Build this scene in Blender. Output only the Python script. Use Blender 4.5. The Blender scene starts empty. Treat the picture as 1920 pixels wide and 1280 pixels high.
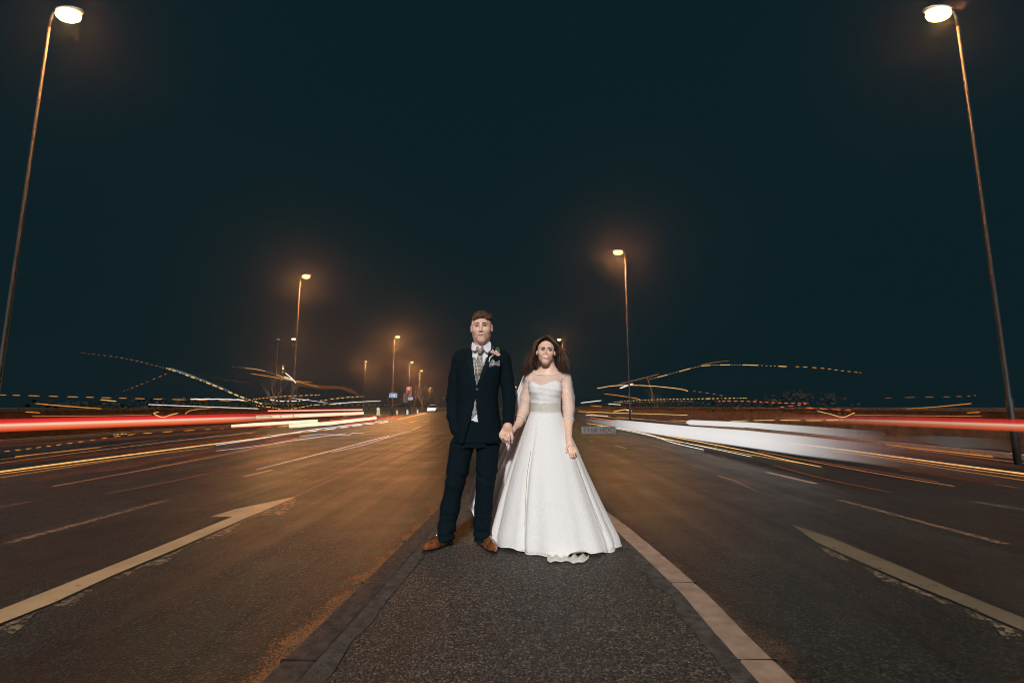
import bpy, math, random
import numpy as np
from mathutils import Vector, Matrix, noise as mnoise
from mathutils.bvhtree import BVHTree
random.seed(7); RNG = np.random.default_rng(7)
scene = bpy.context.scene
COL = scene.collection

# ------------------------------------------------------------------ camera
CZ = 1.15                       # lens height above the carriageway (the refuge is 0.10 m high)
PITCH = math.atan(122/900.0)
cam_d = bpy.data.cameras.new('camera'); cam = bpy.data.objects.new('camera', cam_d); COL.objects.link(cam)
cam.location = (0, 0, CZ); cam.rotation_euler = (math.pi/2 + PITCH, 0, 0)
cam_d.sensor_width = 36; cam_d.lens = 36*900/1920; cam_d.clip_end = 2000; cam_d.clip_start = 0.05
scene.camera = cam

# ------------------------------------------------------------------ night sky
world = bpy.data.worlds.new('World'); scene.world = world; world.use_nodes = True
bg = world.node_tree.nodes['Background']
bg.inputs[0].default_value = (0.0034/0.02, 0.0136/0.02, 0.0178/0.02, 1); bg.inputs[1].default_value = 0.02

# ------------------------------------------------------------------ key light: low frontal sun-type lamp standing in for an unseen flash
sd = bpy.data.lights.new('key_flash', 'SUN'); sd.energy = 3.3; sd.angle = math.radians(2.5); sd.color = (1.0, 0.97, 0.94)
so = bpy.data.objects.new('key_flash', sd); COL.objects.link(so)
so.rotation_euler = Vector((0.10, 0.88, -0.38)).to_track_quat('-Z', 'Y').to_euler()

vs = scene.view_settings; vs.view_transform = 'Standard'; vs.look = 'None'; vs.exposure = 0; vs.gamma = 1; vs.use_curve_mapping = False
scene.cycles.filter_width = 1.0; scene.cycles.max_bounces = 5; scene.cycles.transparent_max_bounces = 24; scene.cycles.volume_bounces = 0
scene.cycles.sample_clamp_indirect = 3.0
SODIUM = (1.0, 0.39, 0.12)

# ------------------------------------------------------------------ survey helpers: sight lines of the photograph turned into places
cp, sp_ = math.cos(PITCH), math.sin(PITCH)
def ray(px, py):
    a = (px-960)/900.0; b = (640-py)/900.0
    return Vector((a, cp - b*sp_, sp_ + b*cp))
O = Vector((0, 0, CZ))
def G(px, py, z=0.0):
    d = ray(px, py); return O + d*((z-CZ)/d.z)
def PX(px, py, X):
    d = ray(px, py); return O + d*(X/d.x)
def P(px, py, Y):
    d = ray(px, py); return O + d*(Y/d.y)

# ------------------------------------------------------------------ materials
def new_mat(name):
    m = bpy.data.materials.new(name); m.use_nodes = True
    nt = m.node_tree; return m, nt, nt.nodes, nt.links, nt.nodes['Principled BSDF']
def N(nodes, kind, **kw):
    n = nodes.new(kind)
    for k, v in kw.items():
        if k in n.inputs: n.inputs[k].default_value = v
        else: setattr(n, k, v)
    return n
def ramp(nodes, stops):
    r = nodes.new('ShaderNodeValToRGB'); e = r.color_ramp.elements
    while len(e) < len(stops): e.new(0.5)
    for i, (p, c) in enumerate(stops):
        e[i].position = p; e[i].color = (*c, 1) if len(c) == 3 else c
    return r
def simple(name, c, rough=0.6, var=0.25, scale=30, bump=0.0, metal=0.0, spec=0.5, bscale=None, coat=0):
    m, nt, nd, lk, b = new_mat(name)
    tc = N(nd, 'ShaderNodeTexCoord'); no = N(nd, 'ShaderNodeTexNoise', Scale=scale, Detail=5.0)
    lk.new(tc.outputs['Object'], no.inputs['Vector'])
    r = ramp(nd, [(0.3, tuple(x*(1-var) for x in c)), (0.7, tuple(min(1, x*(1+var)) for x in c))])
    lk.new(no.outputs['Fac'], r.inputs[0]); lk.new(r.outputs[0], b.inputs['Base Color'])
    b.inputs['Roughness'].default_value = rough; b.inputs['Metallic'].default_value = metal
    b.inputs['Specular IOR Level'].default_value = spec; b.inputs['Coat Weight'].default_value = coat
    if bump:
        n2 = N(nd, 'ShaderNodeTexNoise', Scale=bscale or scale*4, Detail=4.0); lk.new(tc.outputs['Object'], n2.inputs['Vector'])
        bp = N(nd, 'ShaderNodeBump', Strength=bump, Distance=0.01); lk.new(n2.outputs['Fac'], bp.inputs['Height'])
        lk.new(bp.outputs[0], b.inputs['Normal'])
    return m
def emit(name, c, s):
    m, nt, nd, lk, b = new_mat(name)
    b.inputs['Base Color'].default_value = (0.02, 0.02, 0.02, 1)
    b.inputs['Emission Color'].default_value = (*c, 1); b.inputs['Emission Strength'].default_value = s
    return m
def asphalt(name, dark, light, speck, rough, sc=1.0, bump=0.6, streak=True):
    m, nt, nd, lk, b = new_mat(name)
    tc = N(nd, 'ShaderNodeTexCoord')
    big = N(nd, 'ShaderNodeTexNoise', Scale=0.9, Detail=6.0, Roughness=0.65); lk.new(tc.outputs['Object'], big.inputs['Vector'])
    mp = N(nd, 'ShaderNodeMapping'); mp.inputs['Scale'].default_value = (3.2, 0.12, 1); lk.new(tc.outputs['Object'], mp.inputs['Vector'])
    lane = N(nd, 'ShaderNodeTexNoise', Scale=1.0, Detail=5.0, Roughness=0.6); lk.new(mp.outputs[0], lane.inputs['Vector'])
    add = N(nd, 'ShaderNodeMath', operation='MULTIPLY_ADD'); lk.new(big.outputs['Fac'], add.inputs[0]); add.inputs[1].default_value = 0.5
    sc2 = N(nd, 'ShaderNodeMath', operation='MULTIPLY'); lk.new(lane.outputs['Fac'], sc2.inputs[0]); sc2.inputs[1].default_value = 0.5
    lk.new(sc2.outputs[0], add.inputs[2])
    r = ramp(nd, [(0.36, dark), (0.64, light)]); lk.new(add.outputs[0], r.inputs[0])
    vo = N(nd, 'ShaderNodeTexVoronoi', Scale=95*sc); lk.new(tc.outputs['Object'], vo.inputs['Vector'])
    vr = ramp(nd, [(0.0, (0.12,)*3), (0.5, (0.85,)*3), (0.85, (1.7,)*3), (0.96, speck)])
    sepr = N(nd, 'ShaderNodeSeparateColor'); lk.new(vo.outputs['Color'], sepr.inputs[0]); lk.new(sepr.outputs[0], vr.inputs[0])
    mx = N(nd, 'ShaderNodeMix', data_type='RGBA', blend_type='MULTIPLY'); mx.inputs[0].default_value = 1
    lk.new(r.outputs[0], mx.inputs[6]); lk.new(vr.outputs[0], mx.inputs[7]); lk.new(mx.outputs[2], b.inputs['Base Color'])
    rr = N(nd, 'ShaderNodeMapRange'); rr.inputs[1].default_value = 0.33; rr.inputs[2].default_value = 0.67; rr.inputs[3].default_value = rough-0.10; rr.inputs[4].default_value = rough+0.28
    lk.new(add.outputs[0], rr.inputs[0]); lk.new(rr.outputs[0], b.inputs['Roughness'])
    n2 = N(nd, 'ShaderNodeTexNoise', Scale=150*sc, Detail=3.0); lk.new(tc.outputs['Object'], n2.inputs['Vector'])
    ad2 = N(nd, 'ShaderNodeMath', operation='SUBTRACT'); lk.new(n2.outputs['Fac'], ad2.inputs[0]); lk.new(vo.outputs['Distance'], ad2.inputs[1])
    bp = N(nd, 'ShaderNodeBump', Strength=bump, Distance=0.006); lk.new(ad2.outputs[0], bp.inputs['Height']); lk.new(bp.outputs[0], b.inputs['Normal'])
    return m
M_road = asphalt('road_asphalt', (0.004, 0.011, 0.015), (0.022, 0.030, 0.033), (5, 4.4, 3.6), 0.40, 1.0, 0.45)
M_isl = asphalt('refuge_asphalt', (0.042, 0.038, 0.034), (0.088, 0.076, 0.064), (4, 3.7, 3.2), 0.60, 1.25, 0.9)
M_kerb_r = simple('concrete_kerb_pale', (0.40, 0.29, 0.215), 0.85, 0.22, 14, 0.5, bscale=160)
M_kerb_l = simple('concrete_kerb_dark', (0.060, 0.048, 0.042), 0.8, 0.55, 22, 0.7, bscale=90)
M_mortar = simple('mortar_band', (0.075, 0.066, 0.058), 0.9, 0.55, 18, 0.9, bscale=60)
M_tar = simple('bitumen', (0.008, 0.009, 0.01), 0.35, 0.2, 10)
M_grass = simple('night_grass', (0.020, 0.028, 0.012), 0.95, 0.5, 3, 0.5)
def paint(name, c, hole, scale=9.0, edge=False):
    m, nt, nd, lk, b = new_mat(name)
    tc = N(nd, 'ShaderNodeTexCoord')
    no = N(nd, 'ShaderNodeTexNoise', Scale=scale, Detail=9.0, Roughness=0.72); lk.new(tc.outputs['Object'], no.inputs['Vector'])
    n3 = N(nd, 'ShaderNodeTexNoise', Scale=3.0, Detail=7.0); lk.new(tc.outputs['Object'], n3.inputs['Vector'])
    r = ramp(nd, [(0.3, tuple(x*0.72 for x in c)), (0.7, c)]); lk.new(n3.outputs['Fac'], r.inputs[0]); lk.new(r.outputs[0], b.inputs['Base Color'])
    b.inputs['Roughness'].default_value = 0.62
    n2 = N(nd, 'ShaderNodeTexNoise', Scale=170.0); lk.new(tc.outputs['Object'], n2.inputs['Vector'])
    bp = N(nd, 'ShaderNodeBump', Strength=0.4, Distance=0.004); lk.new(n2.outputs['Fac'], bp.inputs['Height']); lk.new(bp.outputs[0], b.inputs['Normal'])
    rp = ramp(nd, [(hole, (0,)*3), (hole+0.035, (1,)*3)]); lk.new(no.outputs['Fac'], rp.inputs[0])
    lk.new(rp.outputs[0], b.inputs['Alpha'])
    return m
M_paint = paint('road_paint', (0.62, 0.46, 0.27), 0.33)  # yellow cast of the lamps put into the white paint's colour
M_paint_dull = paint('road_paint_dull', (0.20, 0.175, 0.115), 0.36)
M_paint_worn = paint('road_paint_worn', (0.34, 0.27, 0.18), 0.475, 18)
M_paint_thin = paint('road_paint_scuffed', (0.42, 0.28, 0.17), 0.47, 22)

def skin_mat(name, c, red):
    m, nt, nd, lk, b = new_mat(name)
    tc = N(nd, 'ShaderNodeTexCoord'); no = N(nd, 'ShaderNodeTexNoise', Scale=24.0, Detail=6.0); lk.new(tc.outputs['Object'], no.inputs['Vector'])
    r = ramp(nd, [(0.35, red), (0.62, c)]); lk.new(no.outputs['Fac'], r.inputs[0]); lk.new(r.outputs[0], b.inputs['Base Color'])
    b.inputs['Roughness'].default_value = 0.48; b.inputs['Subsurface Weight'].default_value = 0.12
    b.inputs['Subsurface Radius'].default_value = (0.010, 0.004, 0.002); b.inputs['Subsurface Scale'].default_value = 0.6
    n2 = N(nd, 'ShaderNodeTexNoise', Scale=260.0); lk.new(tc.outputs['Object'], n2.inputs['Vector'])
    bp = N(nd, 'ShaderNodeBump', Strength=0.25, Distance=0.003); lk.new(n2.outputs['Fac'], bp.inputs['Height']); lk.new(bp.outputs[0], b.inputs['Normal'])
    return m
M_skin_m = skin_mat('skin_ruddy', (0.74, 0.46, 0.36), (0.70, 0.40, 0.31))
M_skin_f = skin_mat('skin_tan', (0.78, 0.51, 0.39), (0.75, 0.475, 0.36))
M_lip_m = simple('lip_skin', (0.42, 0.17, 0.14), 0.45, 0.1); M_lip_f = simple('lip_gloss', (0.56, 0.20, 0.19), 0.25, 0.1)
M_brow = simple('brow_hair', (0.035, 0.017, 0.010), 0.7, 0.3, 200); M_lash = simple('lash_black', (0.008, 0.007, 0.007), 0.5, 0.1)
M_sclera = simple('eye_white', (0.42, 0.40, 0.40), 0.2, 0.02); M_iris = simple('iris', (0.018, 0.030, 0.040), 0.15, 0.1); M_iris_d = simple('iris_dark', (0.02, 0.012, 0.008), 0.15, 0.1)
M_crease = simple('eyelid_crease', (0.25, 0.12, 0.09), 0.6, 0.1); M_shadow = simple('eyeshadow', (0.30, 0.20, 0.16), 0.5, 0.15)
M_teeth = simple('teeth', (0.75, 0.72, 0.66), 0.3, 0.03); M_mouth = simple('mouth_dark', (0.05, 0.012, 0.01), 0.5, 0.1)
M_hair_m = simple('hair_brown_short', (0.10, 0.043, 0.020), 0.5, 0.85, 50, 1.0, bscale=260)
M_hair_side = simple('hair_cropped', (0.22, 0.11, 0.06), 0.7, 0.35, 150, 0.5, bscale=400)
M_hair_f = simple('hair_dark_long', (0.018, 0.0085, 0.005), 0.30, 0.6, 60, 0.5, bscale=200)
M_suit = simple('suit_wool_navy', (0.0026, 0.0085, 0.0125), 0.9, 0.35, 120, 0.35, spec=0.1, bscale=500)
M_lapel = simple('suit_lapel_wool', (0.0036, 0.0105, 0.0155), 0.85, 0.3, 120, 0.3, spec=0.12, bscale=500)
M_shirt = simple('shirt_cotton', (0.66, 0.66, 0.70), 0.8, 0.06, 50)
M_button = simple('horn_button', (0.02, 0.018, 0.016), 0.3, 0.2)
def tweed(name, rot, sc, base, line):
    m, nt, nd, lk, b = new_mat(name)
    tc = N(nd, 'ShaderNodeTexCoord'); mp = N(nd, 'ShaderNodeMapping'); mp.inputs['Rotation'].default_value = (math.pi/2, rot, 0)
    lk.new(tc.outputs['Object'], mp.inputs['Vector'])
    br = N(nd, 'ShaderNodeTexBrick'); br.offset = 0.0; br.inputs['Scale'].default_value = sc
    br.inputs['Brick Width'].default_value = 0.5; br.inputs['Row Height'].default_value = 0.5; br.inputs['Mortar Size'].default_value = 0.035
    br.inputs['Color1'].default_value = (*base, 1); br.inputs['Color2'].default_value = (*[x*0.8 for x in base], 1); br.inputs['Mortar'].default_value = (*line, 1)
    lk.new(mp.outputs[0], br.inputs['Vector'])
    no = N(nd, 'ShaderNodeTexNoise', Scale=420.0, Detail=2.0); lk.new(tc.outputs['Object'], no.inputs['Vector'])
    r = ramp(nd, [(0.35, (0.55,)*3), (0.65, (1.25,)*3)]); lk.new(no.outputs['Fac'], r.inputs[0])
    mx = N(nd, 'ShaderNodeMix', data_type='RGBA', blend_type='MULTIPLY'); mx.inputs[0].default_value = 1
    lk.new(br.outputs[0], mx.inputs[6]); lk.new(r.outputs[0], mx.inputs[7]); lk.new(mx.outputs[2], b.inputs['Base Color'])
    b.inputs['Roughness'].default_value = 0.85
    return m
M_tweed = tweed('tweed_waistcoat', 0.0, 14, (0.20, 0.20, 0.19), (0.45, 0.45, 0.44))
M_tie = tweed('tweed_tie', math.radians(40), 17, (0.23, 0.20, 0.155), (0.50, 0.47, 0.42))
M_square = tweed('tweed_square', math.radians(-35), 18, (0.21, 0.20, 0.19), (0.50, 0.48, 0.47))
M_leather = simple('shoe_leather_tan', (0.17, 0.055, 0.018), 0.16, 0.6, 30, 0.1, coat=0.9); M_sole = simple('shoe_sole', (0.012, 0.009, 0.008), 0.5, 0.2)
M_petal = simple('petal_blush', (0.75, 0.50, 0.45), 0.7, 0.15, 60); M_leaf = simple('leaf_green', (0.05, 0.09, 0.03), 0.6, 0.4, 60)
def dress_mat():
    m, nt, nd, lk, b = new_mat('dress_ivory_lace')
    tc = N(nd, 'ShaderNodeTexCoord')
    vo = N(nd, 'ShaderNodeTexVoronoi', Scale=95.0); vo.distance = 'EUCLIDEAN'; lk.new(tc.outputs['Object'], vo.inputs['Vector'])
    no = N(nd, 'ShaderNodeTexNoise', Scale=230.0, Detail=5.0, Roughness=0.7); lk.new(tc.outputs['Object'], no.inputs['Vector'])
    r = ramp(nd, [(0.34, (0.64, 0.635, 0.64)), (0.62, (0.86, 0.85, 0.845))]); lk.new(no.outputs['Fac'], r.inputs[0]); lk.new(r.outputs[0], b.inputs['Base Color'])
    b.inputs['Roughness'].default_value = 0.72; b.inputs['Specular IOR Level'].default_value = 0.25
    s = N(nd, 'ShaderNodeMath', operation='ADD'); lk.new(vo.outputs['Distance'], s.inputs[0]); lk.new(no.outputs['Fac'], s.inputs[1])
    bp = N(nd, 'ShaderNodeBump', Strength=0.55, Distance=0.004); lk.new(s.outputs[0], bp.inputs['Height']); lk.new(bp.outputs[0], b.inputs['Normal'])
    return m
M_dress = dress_mat()
M_satin = simple('sash_satin', (0.55, 0.52, 0.47), 0.24, 0.08, 12); M_trim = simple('white_trim', (0.82, 0.80, 0.76), 0.6, 0.04)
M_lining = simple('lining_cream', (0.76, 0.73, 0.66), 0.7, 0.1, 20); M_seam = simple('seam_thread_brown', (0.36, 0.27, 0.17), 0.8, 0.2)  # golden-brown thread for the skirt seams
def sheer(name, c, lo, hi, scale, base_alpha):
    m, nt, nd, lk, b = new_mat(name)
    tc = N(nd, 'ShaderNodeTexCoord'); no = N(nd, 'ShaderNodeTexNoise', Scale=scale, Detail=4.0, Roughness=0.7); lk.new(tc.outputs['Object'], no.inputs['Vector'])
    rp = ramp(nd, [(lo, (base_alpha,)*3), (hi, (0.95,)*3)]); lk.new(no.outputs['Fac'], rp.inputs[0]); lk.new(rp.outputs[0], b.inputs['Alpha'])
    b.inputs['Base Color'].default_value = (*c, 1); b.inputs['Roughness'].default_value = 0.8
    return m
M_lace = sheer('sheer_lace', (0.78, 0.72, 0.68), 0.47, 0.67, 170, 0.10)
M_veil = sheer('veil_tulle', (0.80, 0.78, 0.78), 0.3, 0.7, 6, 0.80)
M_gold = simple('gold_ring', (0.8, 0.55, 0.2), 0.2, 0.05, metal=1)
M_pole = simple('galvanised_steel', (0.022, 0.020, 0.018), 0.6, 0.25, 8, metal=0.2); M_pole_dark = simple('pole_dark_paint', (0.035, 0.035, 0.035), 0.5, 0.3, 8)
M_head = simple('lamp_casing', (0.30, 0.30, 0.29), 0.5, 0.1)
M_lamp = emit('sodium_lens', (1.0, 0.62, 0.22), 38.0); M_lamp_far = emit('sodium_lens_far', (1.0, 0.50, 0.13), 5.5)
M_red = emit('red_signal', (1.0, 0.035, 0.04), 5.0)
M_black = simple('black_plastic', (0.012, 0.012, 0.012), 0.5, 0.2); M_white = simple('white_sign_face', (0.75, 0.75, 0.75), 0.5, 0.05)
M_blue = simple('blue_sign_face', (0.03, 0.16, 0.50), 0.5, 0.05); M_yellow = emit('bollard_lit_face', (0.85, 0.72, 0.22), 0.55)
M_bolwhite = emit('bollard_white_face', (0.8, 0.8, 0.75), 0.7)
M_brick = simple('wall_render_brown', (0.15, 0.085, 0.055), 0.9, 0.35, 3, 0.4, bscale=30); M_cope = simple('coping_stone', (0.15, 0.09, 0.06), 0.85, 0.25, 8)
M_bark = simple('bark', (0.085, 0.06, 0.045), 0.9, 0.4, 12, 0.5); M_twig = simple('twig_bark', (0.16, 0.10, 0.06), 0.85, 0.3, 12)
M_hedge = simple('hedge_leaf', (0.007, 0.008, 0.005), 0.8, 0.5, 6)
M_car = simple('car_paint_grey', (0.12, 0.12, 0.125), 0.3, 0.1, 10, coat=0.6); M_glass = simple('dark_glass', (0.01, 0.012, 0.014), 0.08, 0.1)
M_headl = emit('headlight', (1.0, 0.97, 0.9), 22.0); M_tyre = simple('tyre_rubber', (0.015, 0.015, 0.015), 0.8, 0.2)
M_win = emit('lit_window', (1.0, 0.72, 0.42), 0.5); M_conc = simple('concrete_dark', (0.02, 0.02, 0.022), 0.9, 0.2, 4)
M_plate = simple('number_plate_face', (0.125, 0.105, 0.095), 0.5, 0.15, 20); M_char = simple('plate_letter', (0.02, 0.02, 0.02), 0.5, 0.1)

# ------------------------------------------------------------------ object helpers
def mesh_obj(name, verts, faces, mat, parent=None, smooth=False, mats=None, fmat=None):
    me = bpy.data.meshes.new(name); me.from_pydata([tuple(v) for v in verts] if not isinstance(verts, np.ndarray) else verts.tolist(), [], faces if not isinstance(faces, np.ndarray) else faces.tolist())
    if mats:
        for m in mats: me.materials.append(m)
        me.polygons.foreach_set('material_index', fmat)
    else: me.materials.append(mat)
    if smooth: me.shade_smooth()
    me.update()
    o = bpy.data.objects.new(name, me); COL.objects.link(o)
    if parent is not None:
        o.parent = parent; o.matrix_parent_inverse = Matrix.Translation(-parent.location) if not parent.rotation_euler.z else parent.matrix_basis.inverted()
    return o
def tag(o, label=None, cat=None, group=None, kind=None):
    if label: o['label'] = label
    if cat: o['category'] = cat
    if group: o['group'] = group
    if kind: o['kind'] = kind
    return o
def empty(name, loc, label, cat, group=None):
    o = bpy.data.objects.new(name, None); COL.objects.link(o); o.location = loc; o.empty_display_size = 0.2
    return tag(o, label, cat, group)
class MB:
    def __init__(s): s.v = []; s.f = []
    def add(s, v, f):
        n = len(s.v); s.v += [tuple(x) for x in v]; s.f += [tuple(i+n for i in q) for q in f]
    def box(s, c, d, rz=0.0, taper=1.0):
        c = Vector(c); R = Matrix.Rotation(rz, 3, 'Z'); v = []
        for k, t in ((-1, 1), (1, taper)):
            for i, j in ((-1, -1), (1, -1), (1, 1), (-1, 1)):
                v.append(c + R @ Vector((i*d[0]/2*t, j*d[1]/2*t, k*d[2]/2)))
        s.add(v, [(3, 2, 1, 0), (4, 5, 6, 7), (0, 1, 5, 4), (1, 2, 6, 5), (2, 3, 7, 6), (3, 0, 4, 7)])
    def tube(s, pts, rad, n=8, cap=True, flat=1.0):
        pts = [Vector(p) for p in pts]; m = len(pts)
        if not hasattr(rad, '__len__'): rad = [rad]*m
        v = []; up = None
        for i, p in enumerate(pts):
            t = (pts[min(i+1, m-1)] - pts[max(i-1, 0)])
            if t.length < 1e-9: t = Vector((0, 0, 1))
            t.normalize()
            if up is None:
                up = Vector((0, 0, 1)) if abs(t.z) < 0.9 else Vector((0, 1, 0))
            a = t.cross(up)
            if a.length < 1e-6: a = t.orthogonal()
            a.normalize(); b = a.cross(t); up = b
            for j in range(n):
                th = 2*math.pi*j/n; v.append(p + a*math.cos(th)*rad[i] + b*math.sin(th)*rad[i]*flat)
        f = []
        for i in range(m-1):
            for j in range(n):
                f.append((i*n+j, i*n+(j+1) % n, (i+1)*n+(j+1) % n, (i+1)*n+j))
        if cap: f.append(tuple(range(n-1, -1, -1))); f.append(tuple((m-1)*n+j for j in range(n)))
        s.add(v, f)
    def sphere(s, c, r, nu=10, nv=7):
        c = Vector(c); rr = r if hasattr(r, '__len__') else (r, r, r); v = [c+Vector((0, 0, rr[2]))]; f = []
        for i in range(1, nv):
            for j in range(nu):
                a = math.pi*i/nv; b = 2*math.pi*j/nu
                v.append(c+Vector((rr[0]*math.sin(a)*math.cos(b), rr[1]*math.sin(a)*math.sin(b), rr[2]*math.cos(a))))
        v.append(c-Vector((0, 0, rr[2]))); L = len(v)-1
        for j in range(nu):
            f.append((0, 1+j, 1+(j+1) % nu)); f.append((L, 1+(nv-2)*nu+(j+1) % nu, 1+(nv-2)*nu+j))
            for i in range(nv-2): f.append((1+i*nu+j, 1+(i+1)*nu+j, 1+(i+1)*nu+(j+1) % nu, 1+i*nu+(j+1) % nu))
        s.add(v, f)
    def build(s, name, mat, parent=None, smooth=False): return mesh_obj(name, s.v, s.f, mat, parent, smooth)

# ------------------------------------------------------------------ implicit modelling for bodies and cloth
class Field:
    def __init__(s, lo, hi, h):
        s.lo = np.array(lo, float); s.h = h; s.n = (np.ceil((np.array(hi)-s.lo)/h)).astype(int)+1
        s.f = np.full(s.n, 0.15, np.float32)
    def sub(s, lo, hi, m):
        a = np.clip(np.floor((np.array(lo)-m-s.lo)/s.h).astype(int), 0, s.n); b = np.clip(np.ceil((np.array(hi)+m-s.lo)/s.h).astype(int)+1, 0, s.n)
        sl = tuple(slice(a[i], b[i]) for i in range(3))
        x = (s.lo[0]+np.arange(a[0], b[0])*s.h).astype(np.float32)[:, None, None]; y = (s.lo[1]+np.arange(a[1], b[1])*s.h).astype(np.float32)[None, :, None]; z = (s.lo[2]+np.arange(a[2], b[2])*s.h).astype(np.float32)[None, None, :]
        return sl, x, y, z
    def mix(s, sl, d, k, op):
        c = s.f[sl]
        if c.size == 0: return
        d = np.broadcast_to(d, c.shape)
        if op == 'add':
            hh = np.maximum(k-np.abs(c-d), 0)/k; s.f[sl] = np.minimum(c, d)-hh*hh*k*0.25
        else:
            d = -d; hh = np.maximum(k-np.abs(c-d), 0)/k; s.f[sl] = np.maximum(c, d)+hh*hh*k*0.25
    def cone(s, a, b, ra, rb, k=0.02, op='add', flat=None):
        a = np.array(a, float); b = np.array(b, float); r = max(ra, rb); m = r+k+4*s.h
        sl, x, y, z = s.sub(np.minimum(a, b), np.maximum(a, b), m)
        d = b-a; L = max(float(d@d), 1e-12)
        t = np.clip(((x-a[0])*d[0]+(y-a[1])*d[1]+(z-a[2])*d[2])/L, 0, 1)
        dist = np.sqrt((x-a[0]-t*d[0])**2+(y-a[1]-t*d[1])**2+(z-a[2]-t*d[2])**2)-(ra+(rb-ra)*t)
        s.mix(sl, dist, k, op)
    def chain(s, pts, rad, k=0.02):
        for i in range(len(pts)-1): s.cone(pts[i], pts[i+1], rad[i], rad[i+1], k)
    def ell(s, c, r, k=0.02, op='add', rot=None):
        c = np.array(c, float); r = np.array(r, float); m = max(r)+k+4*s.h
        sl, x, y, z = s.sub(c, c, m); X = x-c[0]; Y = y-c[1]; Z = z-c[2]
        if rot is not None:
            A = np.array(rot.inverted()); X, Y, Z = A[0,0]*X+A[0,1]*Y+A[0,2]*Z, A[1,0]*X+A[1,1]*Y+A[1,2]*Z, A[2,0]*X+A[2,1]*Y+A[2,2]*Z
        k0 = np.sqrt((X/r[0])**2+(Y/r[1])**2+(Z/r[2])**2); k1 = np.sqrt((X/r[0]**2)**2+(Y/r[1]**2)**2+(Z/r[2]**2)**2)
        s.mix(sl, k0*(k0-1)/np.maximum(k1, 1e-6), k, op)
    def loft(s, rows, k=0.02, op='add', pw=2.0, grow=0.0):
        # rows: (z, cx, cy, rx, ry) from low to high
        R = np.array(rows, float); zz = R[:, 0]
        lo = (min(R[:,1]-R[:,3]), min(R[:,2]-R[:,4]), zz[0]); hi = (max(R[:,1]+R[:,3]), max(R[:,2]+R[:,4]), zz[-1])
        sl, x, y, z = s.sub(lo, hi, k+4*s.h+abs(grow)); zf = z.ravel()
        g = [np.interp(zf, zz, R[:, i])[None, None, :] for i in range(1, 5)]
        rx = g[2]+grow; ry = g[3]+grow
        q = (np.abs((x-g[0])/rx)**pw+np.abs((y-g[1])/ry)**pw)**(1/pw)
        d = (q-1)*np.minimum(rx, ry)
        dz = np.maximum(zz[0]-z, z-zz[-1]); s.mix(sl, np.maximum(d, dz), k, op)
    def func(s, lo, hi, fn, k=0.005, op='sub'):
        sl, x, y, z = s.sub(lo, hi, 0.0); s.mix(sl, fn(x, y, z).astype(np.float32), k, op)
    def mesh(s, name, mat, parent=None, smooth=1):
        f = s.f; S = f < 0
        c = sum(S[i:f.shape[0]-1+i, j:f.shape[1]-1+j, k:f.shape[2]-1+k].astype(np.int8) for i in (0,1) for j in (0,1) for k in (0,1))
        act = (c > 0) & (c < 8); idx = np.argwhere(act); vid = np.full(act.shape, -1, np.int32); vid[act] = np.arange(len(idx))
        cor = [(i, j, k) for i in (0,1) for j in (0,1) for k in (0,1)]
        vals = [f[idx[:,0]+i, idx[:,1]+j, idx[:,2]+k] for i, j, k in cor]
        acc = np.zeros((len(idx), 3)); cnt = np.zeros(len(idx))
        for a in range(8):
            for b in range(a+1, 8):
                pa, pb = np.array(cor[a]), np.array(cor[b])
                if np.abs(pa-pb).sum() != 1: continue
                va, vb = vals[a], vals[b]; m = (va < 0) != (vb < 0)
                t = np.where(m, va/np.where(m, va-vb, 1), 0)
                acc += np.where(m[:, None], pa+t[:, None]*(pb-pa), 0); cnt += m
        V = s.lo+(idx+acc/cnt[:, None])*s.h
        F = []
        for ax in range(3):
            sa = [slice(None)]*3; sb = [slice(None)]*3; sa[ax] = slice(0, -1); sb[ax] = slice(1, None)
            A = S[tuple(sa)]; B = S[tuple(sb)]; e = np.argwhere(A != B); u, w = (ax+1) % 3, (ax+2) % 3
            e = e[(e[:, u] > 0) & (e[:, w] > 0) & (e[:, u] < f.shape[u]-1) & (e[:, w] < f.shape[w]-1)]
            ins = A[e[:,0], e[:,1], e[:,2]]
            def g(du, dw):
                q = e.copy(); q[:, u] += du; q[:, w] += dw; return vid[q[:,0], q[:,1], q[:,2]]
            Q = np.stack([g(-1,-1), g(0,-1), g(0,0), g(-1,0)], 1); Q[~ins] = Q[~ins][:, ::-1]; F.append(Q)
        Q = np.concatenate(F)
        for it in range(smooth):
            acc = np.zeros_like(V); cn = np.zeros(len(V))
            for a in range(4):
                np.add.at(acc, Q[:, a], V[Q[:, (a+1) % 4]]+V[Q[:, (a-1) % 4]]); np.add.at(cn, Q[:, a], 2)
            V = V*.4+.6*acc/cn[:, None]
        return mesh_obj(name, V, Q, mat, parent, smooth=True)

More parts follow.
